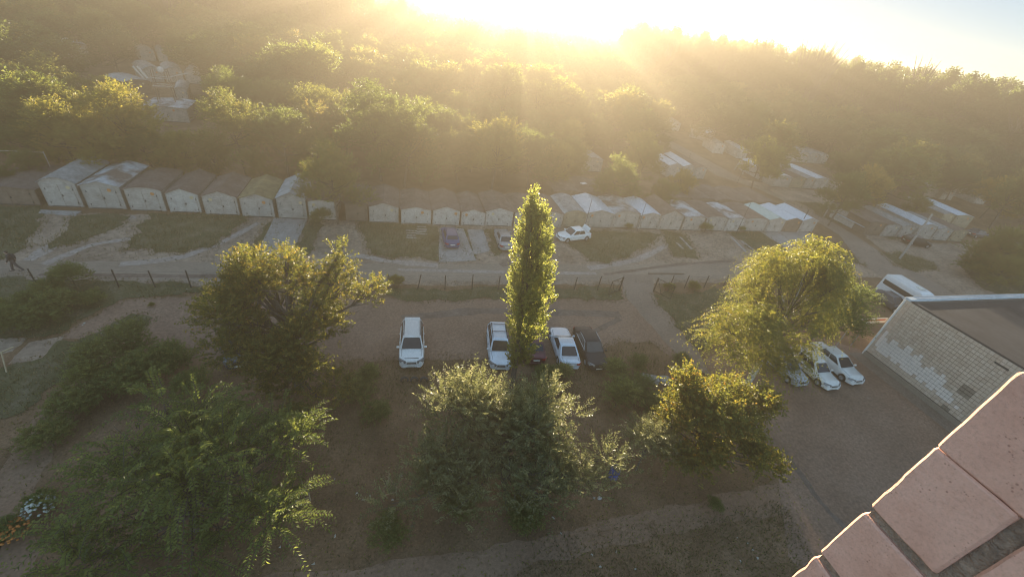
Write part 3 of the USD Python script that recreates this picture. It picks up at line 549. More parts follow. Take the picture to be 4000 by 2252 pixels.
# garages across the lane: fronts face the lane's near side; given by front-left and front-right base pixels
def lane_garage(pl, pr, depth, he, ha, wall, roof, lab, arch=False, disc=.7, grp='garages across the lane', door=True):
    a, b = P(*pl), P(*pr); w = np.linalg.norm((b - a)[:2]); rz = math.atan2(b[1] - a[1], b[0] - a[0]); c = (a + b) / 2
    return garage(-w / 2, w / 2, 0, depth, he, ha, wall, roof, lab, arch, rz, disc, np.random.default_rng(int(pl[0])), grp, corner=(c[0], c[1], 0), door=door)
for pl, pr, dep, he, ha, wall, roof, lab, arch in [
    ((3013, 728), (3077, 733), 11.0, 2.1, 2.5, 'steel_grey', 'roof_zinc', 'long grey garage under a light blue roof right of the two lamp poles', False),
    ((3079, 733), (3129, 735), 9.0, 2.1, 2.5, 'steel_ochre', 'roof_rust', 'ochre garage right of the long grey one across the lane', False),
    ((3132, 735), (3166, 737), 9.0, 2.1, 2.5, 'steel_beige', 'roof_slate', 'beige garage with a pale yellow disc across the lane', False),
    ((3168, 737), (3218, 740), 9.0, 2.2, 2.5, 'steel_pale', 'roof_zinc', 'palest garage with a bright front across the lane', False),
    ((3222, 742), (3270, 746), 9.0, 2.1, 2.4, 'steel_grey', 'roof_rust', 'grey garage with red-brown roof beside the golden tree', False),
    ((3368, 916), (3432, 920), 8.0, 2.2, 2.35, 'steel_brown', 'roof_rust', 'dark brown steel garage at the corner of the concrete block', False),
    ((3436, 922), (3492, 925), 8.0, 2.0, 2.35, 'steel_grey', 'roof_rust', 'grey-green garage right of the dark brown one', False),
    ((3496, 926), (3548, 930), 8.0, 2.0, 2.3, 'steel_beige', 'roof_slate', 'beige garage behind the black hatchback', False),
    ((3560, 930), (3628, 935), 8.5, 2.4, 2.75, 'steel_beige', 'roof_zinc', 'taller beige garage with a sunlit yellow streak on its door', False),
    ((3632, 936), (3694, 940), 6.5, 2.0, 2.4, 'steel_beige', 'roof_slate', 'beige garage second from the right end of the near block', False),
    ((3698, 941), (3752, 944), 6.5, 2.0, 2.3, 'steel_ochre', 'roof_rust', 'ochre garage at the right end of the near block', False),
    ((3655, 880), (3700, 884), 8.0, 2.3, 2.6, 'steel_ochre', 'roof_slate', 'ochre garage of the rear block with overhanging slate roof', False),
    ((3706, 884), (3770, 892), 8.5, 2.3, 2.6, 'steel_ochre', 'roof_blue', 'garage of the rear block under the brightest bluish roof on the right', False),
    ((3086, 632), (3108, 633), 6.0, 2.2, 2.6, 'steel_pale', 'roof_slate', 'leftmost of the white-walled garages before the right-hand wood', True),
    ((3110, 633), (3144, 636), 6.0, 2.2, 2.7, 'steel_pale', 'roof_slate', 'second of the white-walled garages before the right-hand wood', True),
    ((3148, 636), (3184, 639), 6.0, 2.2, 2.7, 'steel_pale', 'roof_slate', 'third of the white-walled garages before the right-hand wood', True),
    ((3188, 639), (3222, 641), 6.0, 2.2, 2.7, 'steel_pale', 'roof_slate', 'rightmost of the white-walled garages before the right-hand wood', True),
    ((3558, 762), (3600, 768), 6.0, 2.3, 2.9, 'steel_dark', 'roof_rust', 'dark boarded shed right of the golden tree', False),
    ((3604, 768), (3662, 772), 6.0, 2.3, 3.0, 'steel_grey', 'roof_slate', 'grey round-topped garage right of the dark boarded shed', True),
    ((3666, 778), (3712, 782), 6.0, 2.0, 2.5, 'steel_grey', 'roof_slate', 'dim grey garage in the shade under the right-hand wood', True),
    ((3800, 795), (3840, 800), 6.0, 1.8, 2.2, 'steel_pale', 'roof_slate', 'small pale shed alone under the right-hand wood', False),
    ((2612, 508), (2650, 514), 6.0, 2.2, 2.6, 'steel_pale', 'roof_slate', 'far pale garage at the head of the lane', False),
    ((2690, 535), (2748, 552), 7.0, 2.2, 2.6, 'steel_grey', 'roof_zinc', 'far grey garage with a light roof beside the lane head', False),
    ((2782, 597), (2822, 603), 7.0, 2.3, 2.7, 'steel_pale', 'roof_slate', 'pale fronted garage left of the two lamp poles', False),
    ((2876, 618), (2910, 622), 7.0, 2.2, 2.6, 'steel_pale', 'roof_zinc', 'pale garage behind the two lamp poles', False),
    ((2600, 690), (2648, 693), 8.0, 2.2, 2.7, 'steel_beige', 'roof_zinc', 'beige garage behind the yellowing tree, light roof, left of its pair', False),
    ((2655, 693), (2700, 697), 8.0, 2.2, 2.7, 'steel_beige', 'roof_zinc', 'beige garage behind the yellowing tree, light roof, right of its pair', False),
    ((2702, 697), (2746, 700), 8.0, 2.2, 2.4, 'steel_beige', 'roof_rust', 'beige garage with rusty roof behind the yellowing tree by the lane', False),
    ((2272, 668), (2345, 672), 6.0, 2.2, 2.6, 'steel_beige', 'roof_slate', 'garage faint in the sun haze behind the trees', False),
    # far left, in the wood
    ((570, 322), (645, 322), 7.0, 2.2, 2.9, 'steel_grey', 'roof_slate', 'grey arched garage in the left wood, left of its row', True),
    ((652, 322), (722, 324), 7.0, 2.2, 2.8, 'steel_grey', 'roof_slate', 'grey arched garage in the left wood, middle of its row', True),
    ((730, 326), (790, 330), 7.0, 2.2, 2.8, 'steel_grey', 'roof_slate', 'grey arched garage in the left wood, right of its row', True),
    ((690, 402), (742, 404), 6.5, 2.1, 2.7, 'steel_grey', 'roof_slate', 'grey arched garage right behind the lookout frame', True),
    ((555, 238), (612, 240), 6.0, 2.2, 2.9, 'steel_grey', 'roof_slate', 'far grey arched garage deep in the left wood, left one', True),
    ((622, 242), (660, 244), 6.0, 2.2, 2.9, 'steel_grey', 'roof_slate', 'far grey arched garage deep in the left wood, right one', True),
    ((268, 214), (350, 216), 6.5, 2.1, 2.6, 'steel_grey', 'roof_zinc', 'far garage deep in the left wood under a bright bluish roof', False),
    ((500, 372), (600, 366), 6.0, 2.1, 2.5, 'steel_brown', 'roof_slate', 'brown garage in the left wood beside the grey arched row', True),
    ((570, 470), (742, 480), 6.0, 2.1, 2.3, 'steel_grey', 'roof_patchy', 'wide low shed with a striped patchy roof below the lookout frame', False)]:
    lane_garage(pl, pr, dep, he, ha, wall, roof, lab, arch, grp=None)
# ------------------------------------------------------------------ the wood
FOREST_XY = []
def stand(key, name, label, px, py, H, k=None, group=None, rng=np.random.default_rng(77), cat='tree', proto_h=9.0, wide=1.0):
    """A tree whose top shows at this pixel and which is H metres tall."""
    q = P(px, py, H); s = H / proto_h
    FOREST_XY.append((q[0], q[1], 3.2 * s))
    return copy_of(PROTO[key], name, label, cat, (q[0], q[1], 0), rng.uniform(0, 6.28), (s * wide, s * wide, s), group)
A, B, C_, D, E_ = ('leafy_tree_kind_' + c for c in 'abcde')
near_trees = [  # pixels of the crown's top, height
    (A, 62, 262, 10, 'pale green tree at the far left edge of the picture, above the wire'), (D, 190, 385, 9.5, 'yellow-orange tree left of the tall yellow-green one on the left'), (E_, 420, 345, 10.5, 'tall yellow-green tree with a pointed crown below the lookout frame'),
    (D, 300, 430, 8.5, 'orange-brown tree between two yellow-green ones on the far left'), (B, 545, 480, 8, 'dull green tree right of the pointed yellow-green one'), (C_, 905, 400, 10.5, 'slim green tree with upright shoots near the left centre'), (A, 1085, 410, 10.5, 'bright-topped green tree behind the tall pitched garage'),
    (B, 1230, 520, 8.5, 'dark green tree between two brighter crowns behind the mossy roof'), (C_, 1480, 372, 12, 'tallest green tree behind the row, left of the sun glare'), (B, 1580, 395, 11, 'broad green tree touching the tallest one, in the glare'), (E_, 1650, 520, 9.5, 'yellow-green tree behind the pale garages in the glare'),
    (A, 1800, 500, 10, 'hazy green tree under the sun glare, left one'), (E_, 1950, 480, 10, 'hazy golden tree under the sun glare, middle one'), (A, 2100, 500, 9.5, 'hazy green tree under the sun glare, right one'), (D, 2190, 560, 8.5, 'golden tree at the right end of the glare behind the row'),
    (E_, 700, 520, 7.5, 'olive tree behind the dark brown roofs on the left'), (D, 820, 545, 7, 'yellowish low tree behind the mossy roofed garage'), (B, 60, 480, 8.5, 'dense green tree above the leftmost brown garage'), (C_, 640, 600, 6, 'dark low tree over the roof of the pitched beige garage'),
    (B, 2445, 620, 7.5, 'hazy dark tree left of the yellowing tree by the lane'), ('golden_tree_kind', 2680, 665, 5.5, 'yellowing bushy tree between the main row and the lane'), (B, 2610, 700, 5.0, 'green bushy tree left of the yellowing one by the lane'),
    ('golden_tree_kind', 3440, 652, 9, 'round golden tree standing beside the lane garages'), (C_, 3345, 700, 8, 'green tree on the left flank of the round golden one'), (B, 3620, 765, 4.5, 'small green tree between the two right-hand garage blocks'),
    ('golden_tree_kind', 3960, 690, 9, 'golden-green tree at the right edge of the picture'), (B, 3800, 640, 9, 'green tree left of the golden-green one at the right edge'), (B, 3985, 890, 7.5, 'green tree at the right edge above the shrubs'), (C_, 3890, 950, 5.0, 'dark shrubby tree at the right edge beside the dirt clearing'), (B, 3960, 1000, 5, 'dark bushy tree at the right edge behind the tiled building'),
    (C_, 2960, 425, 11, 'large hazy tree behind the pair of lamp poles'), (A, 3060, 560, 7, 'green tree right of the lamp poles'), (B, 3330, 590, 8, 'dull tree behind the white-walled garages'), (E_, 3480, 560, 9, 'yellow-tinged tree behind the golden one'),
]
def height_at(px, py, Y): d = ray(px, py); return EYE[2] + d[2] * Y / d[1]
for i, (key, px, py, H, lab) in enumerate(near_trees):      # those just behind the long row stand clear of its roofs
    if px < 2250 and P(px, py, H)[1] < 59: near_trees[i] = (key, px, py, height_at(px, py, (55.0 if px < 1000 else 57.0) + (i % 3)), lab)
for key, px, py, H, lab in near_trees: stand(key, 'broadleaf_tree', lab, px, py, H)
for px, py, Y_, lab in ((70, 585, 52.5, 'dark tree drooping over the leftmost brown garage'), (-20, 640, 50.5, 'dark tree at the left picture edge over the leftmost brown garage'), (640, 560, 54, 'leafy tree whose boughs hang over the dark brown roofs'), (1010, 600, 54.5, 'leafy tree overhanging the mossy roof')): stand(B if px < 700 else A, 'broadleaf_tree', lab, px, py, height_at(px, py, Y_))
q = P(1322, 868)
copy_of(PROTO[B], 'broadleaf_tree', 'drooping dark green tree growing in front of the garages', 'tree', (q[0], 45.2, 0), 1.0, (0.82, 0.82, 0.95)); FOREST_XY.append((q[0], 45.2, 3))
# the rest of the wood: scattered, none on the lanes, the garages or the clearings
GARAGE_XY = []
for p_ in stage.GetPrimAtPath('/World').GetChildren():
    if p_.GetName().startswith('garage'):
        t_ = UsdGeom.XformCache().GetLocalToWorldTransform(p_).ExtractTranslation(); GARAGE_XY.append((t_[0], t_[1]))
GARAGE_XY = np.array(GARAGE_XY)
rg = np.random.default_rng(2024)
lane = Polygon(pix(*(road_l + road_r), k=1.0)[:, :2]).buffer(2.5)
clear = shapely.union_all([lane, Polygon([(-80, 0), (62, 0), (70, 61), (20, 60), (-36, 56), (-80, 55)]), Polygon(pix((3150, 870), (3700, 880), (4200, 960), (4200, 1300), (3300, 1300), k=1.0)[:, :2]).buffer(1)])
view = lambda x, y: (np.array([x, y, 8]) - EYE) @ ROT
xs = []
for i in range(60000):
    d_ = 45 + 330 * rg.uniform() ** 0.75; a_ = math.radians(rg.uniform(-52, 84)); x, y = d_ * math.sin(a_), d_ * math.cos(a_)
    c_ = view(x, y)
    if c_[2] <= 1: continue
    px, py = 2000 + FPX * c_[0] / c_[2], 1126 + FPX * c_[1] / c_[2]
    if not (-250 < px < 4250 and -220 < py < 2300): continue
    sp = 4.5 + d_ * 0.011
    if clear.contains(Point(x, y)): continue
    gd = np.hypot(GARAGE_XY[:, 0] - x, GARAGE_XY[:, 1] - 3.5 - y) if len(GARAGE_XY) else [99]
    if np.min(gd) < 6.0: continue
    hid = False
    for gxx, gyy in GARAGE_XY:                       # keep the garages in view
        dg = math.hypot(gxx, gyy)
        if dg > 62 and d_ < dg + 2:
            k_ = d_ / dg; zz = 22 + (1.3 - 22) * k_
            if zz < 10 and math.hypot(gxx * k_ - x, gyy * k_ - y) < 3.4: hid = True; break
    if hid: continue
    if any(abs((x - lx) * .970 - (y - ly) * .242) < 5 and 4 < (y - ly) < 75 for lx, ly in ((80, 54), (118, 55.6), (95, 66))) and rg.uniform() < .8: continue      # glades that let the low sun reach the golden trees
    if any(abs(x - t[0]) < sp and abs(y - t[1]) < sp and math.hypot(x - t[0], y - t[1]) < max(sp, t[2]) for t in FOREST_XY): continue
    FOREST_XY.append((x, y, sp)); xs.append((x, y, d_, px, py))
xs.sort(key=lambda t: t[2])
print('wood', len(xs))
far_pts = []
for i, (x, y, d_, px, py) in enumerate(xs):
    az = math.degrees(math.atan2(x, y)); tall = d_ > (165 if az < 27 else 182) and not 3 < az < 27
    if i >= 265: far_pts.append((x, y, d_, tall)); continue
    spots = [(330, 'leftmost arched garage'), (620, 'lookout frame'), (900, 'pitched beige garages'), (1230, 'tall pitched garage'), (1500, 'low pale garages'), (1800, 'blue parked car'), (2150, 'poplar tip, in the glare'), (2450, 'bright zinc roofs'), (2800, 'head of the lane'), (3100, 'two lamp poles'), (3450, 'golden tree'), (3750, 'far-right garages'), (9999, 'right picture edge')]
    spot = next(n for lim, n in spots if px < lim)
    if d_ < 90: key = [A, B, C_, D, E_][rg.choice(5, p=[.3, .28, .24, .08, .1])]; H = rg.uniform(6.5, 9.5)
    elif not tall: key = 'wood_tree_kind_' + 'abcd'[rg.choice(4, p=[.34, .3, .24, .12])]; H = rg.uniform(8, 12) if not 3 < az < 27 else (rg.uniform(10, 13) if d_ < 140 else rg.uniform(13.5, 16.5))
    else: key = 'poplar_kind_' + 'abc'[rg.integers(3)]; H = rg.uniform(18, 23) if az < 27 else rg.uniform(22, 28)
    kind = 'golden' if key in (D, E_) or key.endswith('_d') and 'wood' in key else ('tall plumed' if 'poplar' in key else ('dark' if key.endswith('_c') else ('broad' if key.endswith('_b') else 'green')))
    nearness = 'in the first rows' if d_ < 90 else ('half way up the wood' if d_ < 125 else ('deep in the wood' if d_ < 160 else 'on the skyline'))
    s = H / (17.0 if 'poplar' in key else 9.0); w_ = s * rg.uniform(.95, 1.25)
    copy_of(PROTO[key], 'tall_poplar' if 'poplar' in key else 'wood_tree', f'{kind} tree {nearness}, above the {spot}', 'tree', (x, y, 0), rg.uniform(0, 6.28), (w_, w_, s), f'{kind} trees {nearness}, above the {spot}')
def instancer(name, label, cat, kinds, pts, rots, scales, which):
    pi = UsdGeom.PointInstancer.Define(stage, '/World/' + name); rel = pi.CreatePrototypesRel()
    for k in kinds:
        c = UsdGeom.Xform.Define(stage, f'/World/{name}/{k}'); c.GetPrim().GetReferences().AddInternalReference(PROTO[k].GetPath()); rel.AddTarget(c.GetPath())
    pi.CreatePositionsAttr(Vt.Vec3fArray.FromNumpy(np.asarray(pts, np.float32)))
    o = np.zeros((len(pts), 4), np.float32)
    pi.CreateOrientationsAttr(Vt.QuathArray([Gf.Quath(float(math.cos(r / 2)), 0, 0, float(math.sin(r / 2))) for r in rots]))
    pi.CreateScalesAttr(Vt.Vec3fArray.FromNumpy(np.asarray(scales, np.float32))); pi.CreateProtoIndicesAttr(Vt.IntArray([int(w) for w in which]))
    tag(pi.GetPrim(), label, cat, kind='stuff')
kinds = ['wood_tree_kind_' + c for c in 'abcd'] + ['poplar_kind_' + c for c in 'abc']
W, S_, Rr, Pp = [], [], [], []
for x, y, d_, tall in far_pts:
    k = rg.choice(4, p=[.34, .3, .26, .1]) if not tall else 4 + rg.integers(3)
    H = (rg.uniform(9.5, 13.5) if not 3 < math.degrees(math.atan2(x, y)) < 27 else rg.uniform(13.5, 17)) if not tall else (rg.uniform(16, 23.5) if math.degrees(math.atan2(x, y)) < 27 else rg.uniform(22, 28))
    s = H / (9.0 if k < 4 else 17.0); W.append(k); S_.append((s * 1.15, s * 1.15, s)); Rr.append(rg.uniform(0, 6.28)); Pp.append((x, y, 0))
instancer('distant_wood', 'far-off hazy wood closing the view up to the skyline', 'wood', kinds, Pp, Rr, S_, W)

# leafless trees on the skyline
rng_ = np.random.default_rng(515); cls = stage.CreateClassPrim('/World/bare_tree_kind'); cls.SetTypeName('Xform')
tr_, cr_, t_ = make_tree(rng_, up_lobes(rng_, 17.0, 3.0, 12), trunk_r=.3, twigs=60, twig_len=.8, per=4, leaf=.3, sides=6, upbias=1.5, droop=0, bark_twigs=0)
bt = MB().add(*tr_)
for k in range(90):
    a = rng_.uniform(0, 6.28); r = rng_.uniform(.4, 3.0); z = rng_.uniform(8, 13); q0 = np.array([r * .4 * math.cos(a), r * .4 * math.sin(a), z]); q1 = np.array([r * math.cos(a), r * math.sin(a), z + rng_.uniform(2.5, 5)])
    bt.tube(bez(q0, q1, np.array([0, 0, -.3]), 4), np.linspace(.10, .03, 4), 4)
part('trunk', bt.out(), M['bark'], cls, True); part('crown', cr_, M['leaf_forest'], cls, tint=t_)
for i, (px, H, lab) in enumerate([(3155, 28, 'leafless tree on the skyline, left of three bare ones'), (3195, 28.5, 'leafless tree on the skyline, middle of three bare ones'), (3232, 27.5, 'leafless tree on the skyline, right of three bare ones'), (3650, 28, 'thin bare tree on the skyline right of the broad clump')]):
    d = ray(px, 250); d = d[:2] / np.linalg.norm(d[:2]); q = d * 185
    copy_of(cls, 'bare_tree', lab, 'tree', (q[0], q[1], 0), i * 1.7, H / 17.0)
# ------------------------------------------------------------------ the trees and shrubs near the house, each grown on its own
def near_tree(name, label, cat, xy, lobes, leafmat, seed, **kw):
    rng = np.random.default_rng(seed)
    lb = [((c[0] - xy[0], c[1] - xy[1], c[2]), r) for c, r in lobes]
    bark = kw.pop('bark', 'bark')
    tr, cr, t = make_tree(rng, lb, **kw)
    o = thing(name, label, cat, (xy[0], xy[1], 0))
    part('trunk', tr, M[bark], o, True); part('crown', cr, M[leafmat], o, tint=t)
    if bark == 'birch_bark': part('limb', LAST_LIMBS.out(), M['bark'], o, True)
    return o
rl = np.random.default_rng(31)
def fill(c, r, n, size, low=-0.8, rng=rl, squash=.85):
    """n boughs near the surface of an ellipsoid."""
    o = []
    for i in range(n):
        u = rng.normal(0, 1, 3); u /= np.linalg.norm(u)
        if u[2] < low: u[2] = -u[2]
        k = rng.uniform(.55, .92); s = size * rng.uniform(.7, 1.3)
        o.append((tuple(np.array(c) + u * np.array(r) * k), (s, s, s * squash)))
    return o
# wide elm over the car park, left of the white off-roader
near_tree('elm_tree', 'broad yellow-green elm with a wide crown left of the white off-road car', 'tree', (-6.0, 21.0),
          fill((-6.4, 21.6, 5.2), (4.3, 3.4, 3.6), 34, 1.05, -.75) + fill((-2.6, 22.4, 6.4), (1.6, 1.5, 2.6), 9, .8) + fill((-8.6, 22.0, 5.0), (2.2, 2.2, 2.6), 9, .85) + fill((-5.2, 18.6, 3.0), (3.6, 1.4, 1.8), 12, .9)
          + [((-5.9, 22.6, 8.6), (.7, .7, .9)), ((-3.0, 23.0, 8.9), (.55, .55, .9)), ((-7.6, 22.4, 8.0), (.8, .8, .7))], 'leaf_elm', 41,
          trunk_r=.26, twigs=4300, twig_len=.75, per=13, leaf=.135, droop=.12, upbias=.45, inner=.5, fork=.25, trunk_top=(0, 1.2, 7.5), bark_twigs=240, ratio=.62)
# columnar poplar
rp = np.random.default_rng(8); _pb = P(2000, 1500)
def on_y(px, py, y): d = ray(px, py); return EYE + d * (y / d[1])
axis_ = [(2012, 1440, 45), (2035, 1360, 60), (2052, 1280, 80), (2062, 1200, 97), (2066, 1120, 97), (2068, 1040, 95), (2072, 970, 85), (2080, 910, 64), (2084, 860, 48), (2082, 825, 34), (2079, 795, 20), (2078, 772, 9)]
axis_ = [(a, b, c * 1.16) for a, b, c in axis_]
pl = []
for (x0, y0, w0), (x1, y1, w1) in zip(axis_[:-1], axis_[1:]):
    for u in (.25, .75):
        q = on_y(x0 + (x1 - x0) * u, y0 + (y1 - y0) * u, _pb[1] + .15); e = on_y(x0 + (x1 - x0) * u + w0 + (w1 - w0) * u, y0 + (y1 - y0) * u, _pb[1] + .15); w = np.linalg.norm((e - q)[[0, 1]])
        for k in range(3 if w > .6 else 1):
            a = k * 2.09 + rp.uniform(-.4, .4); rr = w * rp.uniform(.34, .46) * (w > .45)
            
            if w > .5 and rp.uniform() < .14: continue
            g_ = rp.uniform(.34, .52); pl.append(((q[0] + rr * math.cos(a), q[1] + rr * math.sin(a), q[2] + rp.uniform(-.2, .2)), (max(.12, w * g_), max(.12, w * g_), .6)))
_pt = on_y(2078, 780, _pb[1] + .15)
near_tree('poplar_tree', 'tall narrow poplar rising between the pale estate car and the silver-blue coupe', 'tree', (_pb[0], _pb[1]), pl, 'leaf_poplar', 42,
          trunk_r=.17, twigs=2100, twig_len=.65, per=12, leaf=.13, droop=-.05, upbias=1.3, inner=.45, fork=.1, trunk_top=(_pt[0] - _pb[0], .1, _pt[2]), bark_twigs=120, ratio=.85, flat=.1, jitter=.5)
# birch
bl = fill((28.4, 19.8, 7.4), (4.1, 3.0, 3.7), 30, 1.0, -.6) + fill((24.2, 18.0, 5.0), (3.0, 2.0, 2.2), 14, .85) + fill((30.5, 21.0, 8.5), (2.6, 2.0, 2.4), 10, .8) + fill((27.0, 17.4, 4.0), (2.6, 1.5, 2.0), 10, .8) + [((29.0, 20.6, 10.9), (.8, .8, .9)), ((30.4, 21.0, 10.3), (.8, .8, .8))]
near_tree('birch_tree', 'large birch with a white slanting trunk and drooping twigs beside the white cars', 'tree', (27.2, 18.2), bl, 'leaf_birch', 43, bark='birch_bark',
          split_limbs=True, trunk_r=.24, twigs=4600, twig_len=1.6, per=17, leaf=.125, droop=1.0, upbias=.2, inner=.45, fork=.2, trunk_top=(2.0, 2.2, 10.8), lean=(.4, .1), bark_twigs=120, ratio=.7, below=.5)
near_tree('broadleaf_tree', 'dark green tree tucked behind the birch beside the tiled building', 'tree', (36.6, 21.6), fill((36.6, 21.6, 4.2), (3.4, 2.6, 3.0), 22, .95, -.6), 'leaf_weed', 44,
          trunk_r=.18, twigs=1700, twig_len=.9, per=12, leaf=.15, droop=.2, upbias=.4, inner=.5, fork=.25)
# elms with long arching shoots, near the house
near_tree('elm_tree', 'fresh green elm with long arching feathery shoots at the lower left', 'tree', (-9.0, 12.6),
          fill((-8.6, 13.0, 3.6), (2.9, 2.5, 2.7), 22, .85, -.5) + fill((-11.6, 11.4, 2.0), (1.8, 1.7, 1.3), 9, .75) + fill((-6.0, 11.8, 2.2), (1.8, 1.6, 1.6), 8, .75) + fill((-5.0, 14.2, 2.8), (1.4, 1.2, 1.4), 6, .7) + [((-9.6, 15.0, 6.1), (.5, .5, .8)), ((-8.2, 14.6, 5.9), (.5, .5, .7)), ((-8.0, 10.4, 2.0), (1.2, 1.0, 1.0))], 'leaf_elm_fresh', 45,
          trunk_r=.15, twigs=820, twig_len=2.3, per=30, leaf=.17, droop=.50, upbias=.55, inner=.25, flat=.8, spread=.8, jitter=.12, fork=.15, bark_twigs=700, ratio=.45)
def lower(l): return [((5.2 + (c[0] - 5.8) * 1.2, c[1] - .3, c[2] * .86), (r[0] * 1.1, r[1], r[2])) for c, r in l]
near_tree('elm_tree', 'silvery green elm with two pointed heads, low in the middle of the picture', 'tree', (5.8, 12.6),
          lower(fill((4.6, 14.6, 4.6), (2.2, 1.5, 2.5), 16, .8, -.5) + fill((8.0, 13.8, 4.4), (1.9, 1.5, 2.4), 13, .75, -.5) + fill((6.0, 11.8, 2.4), (3.6, 1.6, 1.8), 18, .8, -.4) + fill((6.3, 14.0, 3.9), (2.0, 1.6, 2.0), 14, .8, -.4) + fill((3.2, 13.2, 3.0), (1.8, 1.3, 1.6), 9, .7) + fill((10.2, 11.6, 2.6), (1.3, 1.1, 1.2), 7, .6) + fill((2.0, 12.6, 2.4), (1.5, 1.2, 1.4), 7, .65) + [((4.3, 15.2, 6.9), (.45, .45, .7)), ((7.9, 14.4, 6.6), (.4, .4, .6))]), 'leaf_silver', 46,
          trunk_r=.15, twigs=2500, twig_len=1.2, per=18, leaf=.165, droop=.12, upbias=.75, inner=.35, flat=.5, spread=.75, jitter=.2, fork=.15, bark_twigs=500, ratio=.42)
near_tree('shrub', 'silver-leaved shrub squeezed between the silvery elm and the autumn maple', 'shrub', (14.0, 12.4), fill((14.0, 12.6, 1.9), (1.3, 1.0, 1.5), 10, .55, -.4), 'leaf_silver', 47,
          trunk_r=.06, twigs=420, twig_len=1.2, per=18, leaf=.13, droop=.3, upbias=.5, inner=.35, flat=.6, jitter=.2, fork=.1, bark_twigs=150, ratio=.42)
near_tree('maple_tree', 'autumn maple turning yellow and orange, below the birch', 'tree', (18.2, 12.0),
          fill((17.8, 12.6, 3.6), (2.9, 2.0, 2.6), 26, .72, -.55) + fill((15.9, 13.6, 4.9), (1.0, .9, 1.5), 8, .5) + fill((16.6, 11.6, 2.2), (2.0, 1.2, 1.3), 9, .6) + fill((20.0, 12.6, 4.4), (1.3, 1.1, 1.5), 8, .6) + fill((20.2, 11.0, 2.4), (1.8, 1.2, 1.3), 8, .6) + [((15.9, 14.0, 6.3), (.4, .4, .6))], 'leaf_maple', 48,
          trunk_r=.14, twigs=2400, twig_len=.9, per=11, leaf=.15, droop=.15, upbias=.5, inner=.45, fork=.2, bark_twigs=200, ratio=.9, jitter=.5)
# shrubs and weeds
def bush_proto(key, seed, mat, h, r, n, **kw):
    rng = np.random.default_rng(seed); cls = stage.CreateClassPrim('/World/' + key); cls.SetTypeName('Xform')
    tr, cr, t = make_tree(rng, fill((0, 0, h * .48), (r, r, h * .45), n, r * .42, -.3, rng), **dict(dict(trunk_r=.03, twigs=420, twig_len=.55 * r, per=10, leaf=.12, sides=4, inner=.3, fork=.1, upbias=.8), **kw))
    part('stem', tr, M['bark'], cls, True); part('foliage', cr, M[mat], cls, tint=t); PROTO[key] = cls
bush_proto('bush_kind_a', 301, 'leaf_weed', 1.6, 1.1, 9); bush_proto('bush_kind_b', 302, 'leaf_weed', 1.2, 1.2, 9, leaf=.15, droop=.4); bush_proto('bush_kind_c', 303, 'leaf_elm_fresh', 1.8, 1.0, 8, twig_len=.9, per=16, droop=.35, flat=.7, jitter=.2, ratio=.45)
bush_proto('bush_kind_d', 304, 'leaf_gold', 1.0, .8, 7); bush_proto('flowers_kind_a', 305, 'leaf_weed', .8, .9, 7, leaf=.1)
rb_ = np.random.default_rng(66)
def bush(key, x, y, s, label, name='shrub', group=None, cat='shrub', sz=None):
    return copy_of(PROTO[key], name, label, cat, (x, y, 0), rb_.uniform(0, 6.28), (s, s, sz or s), group)
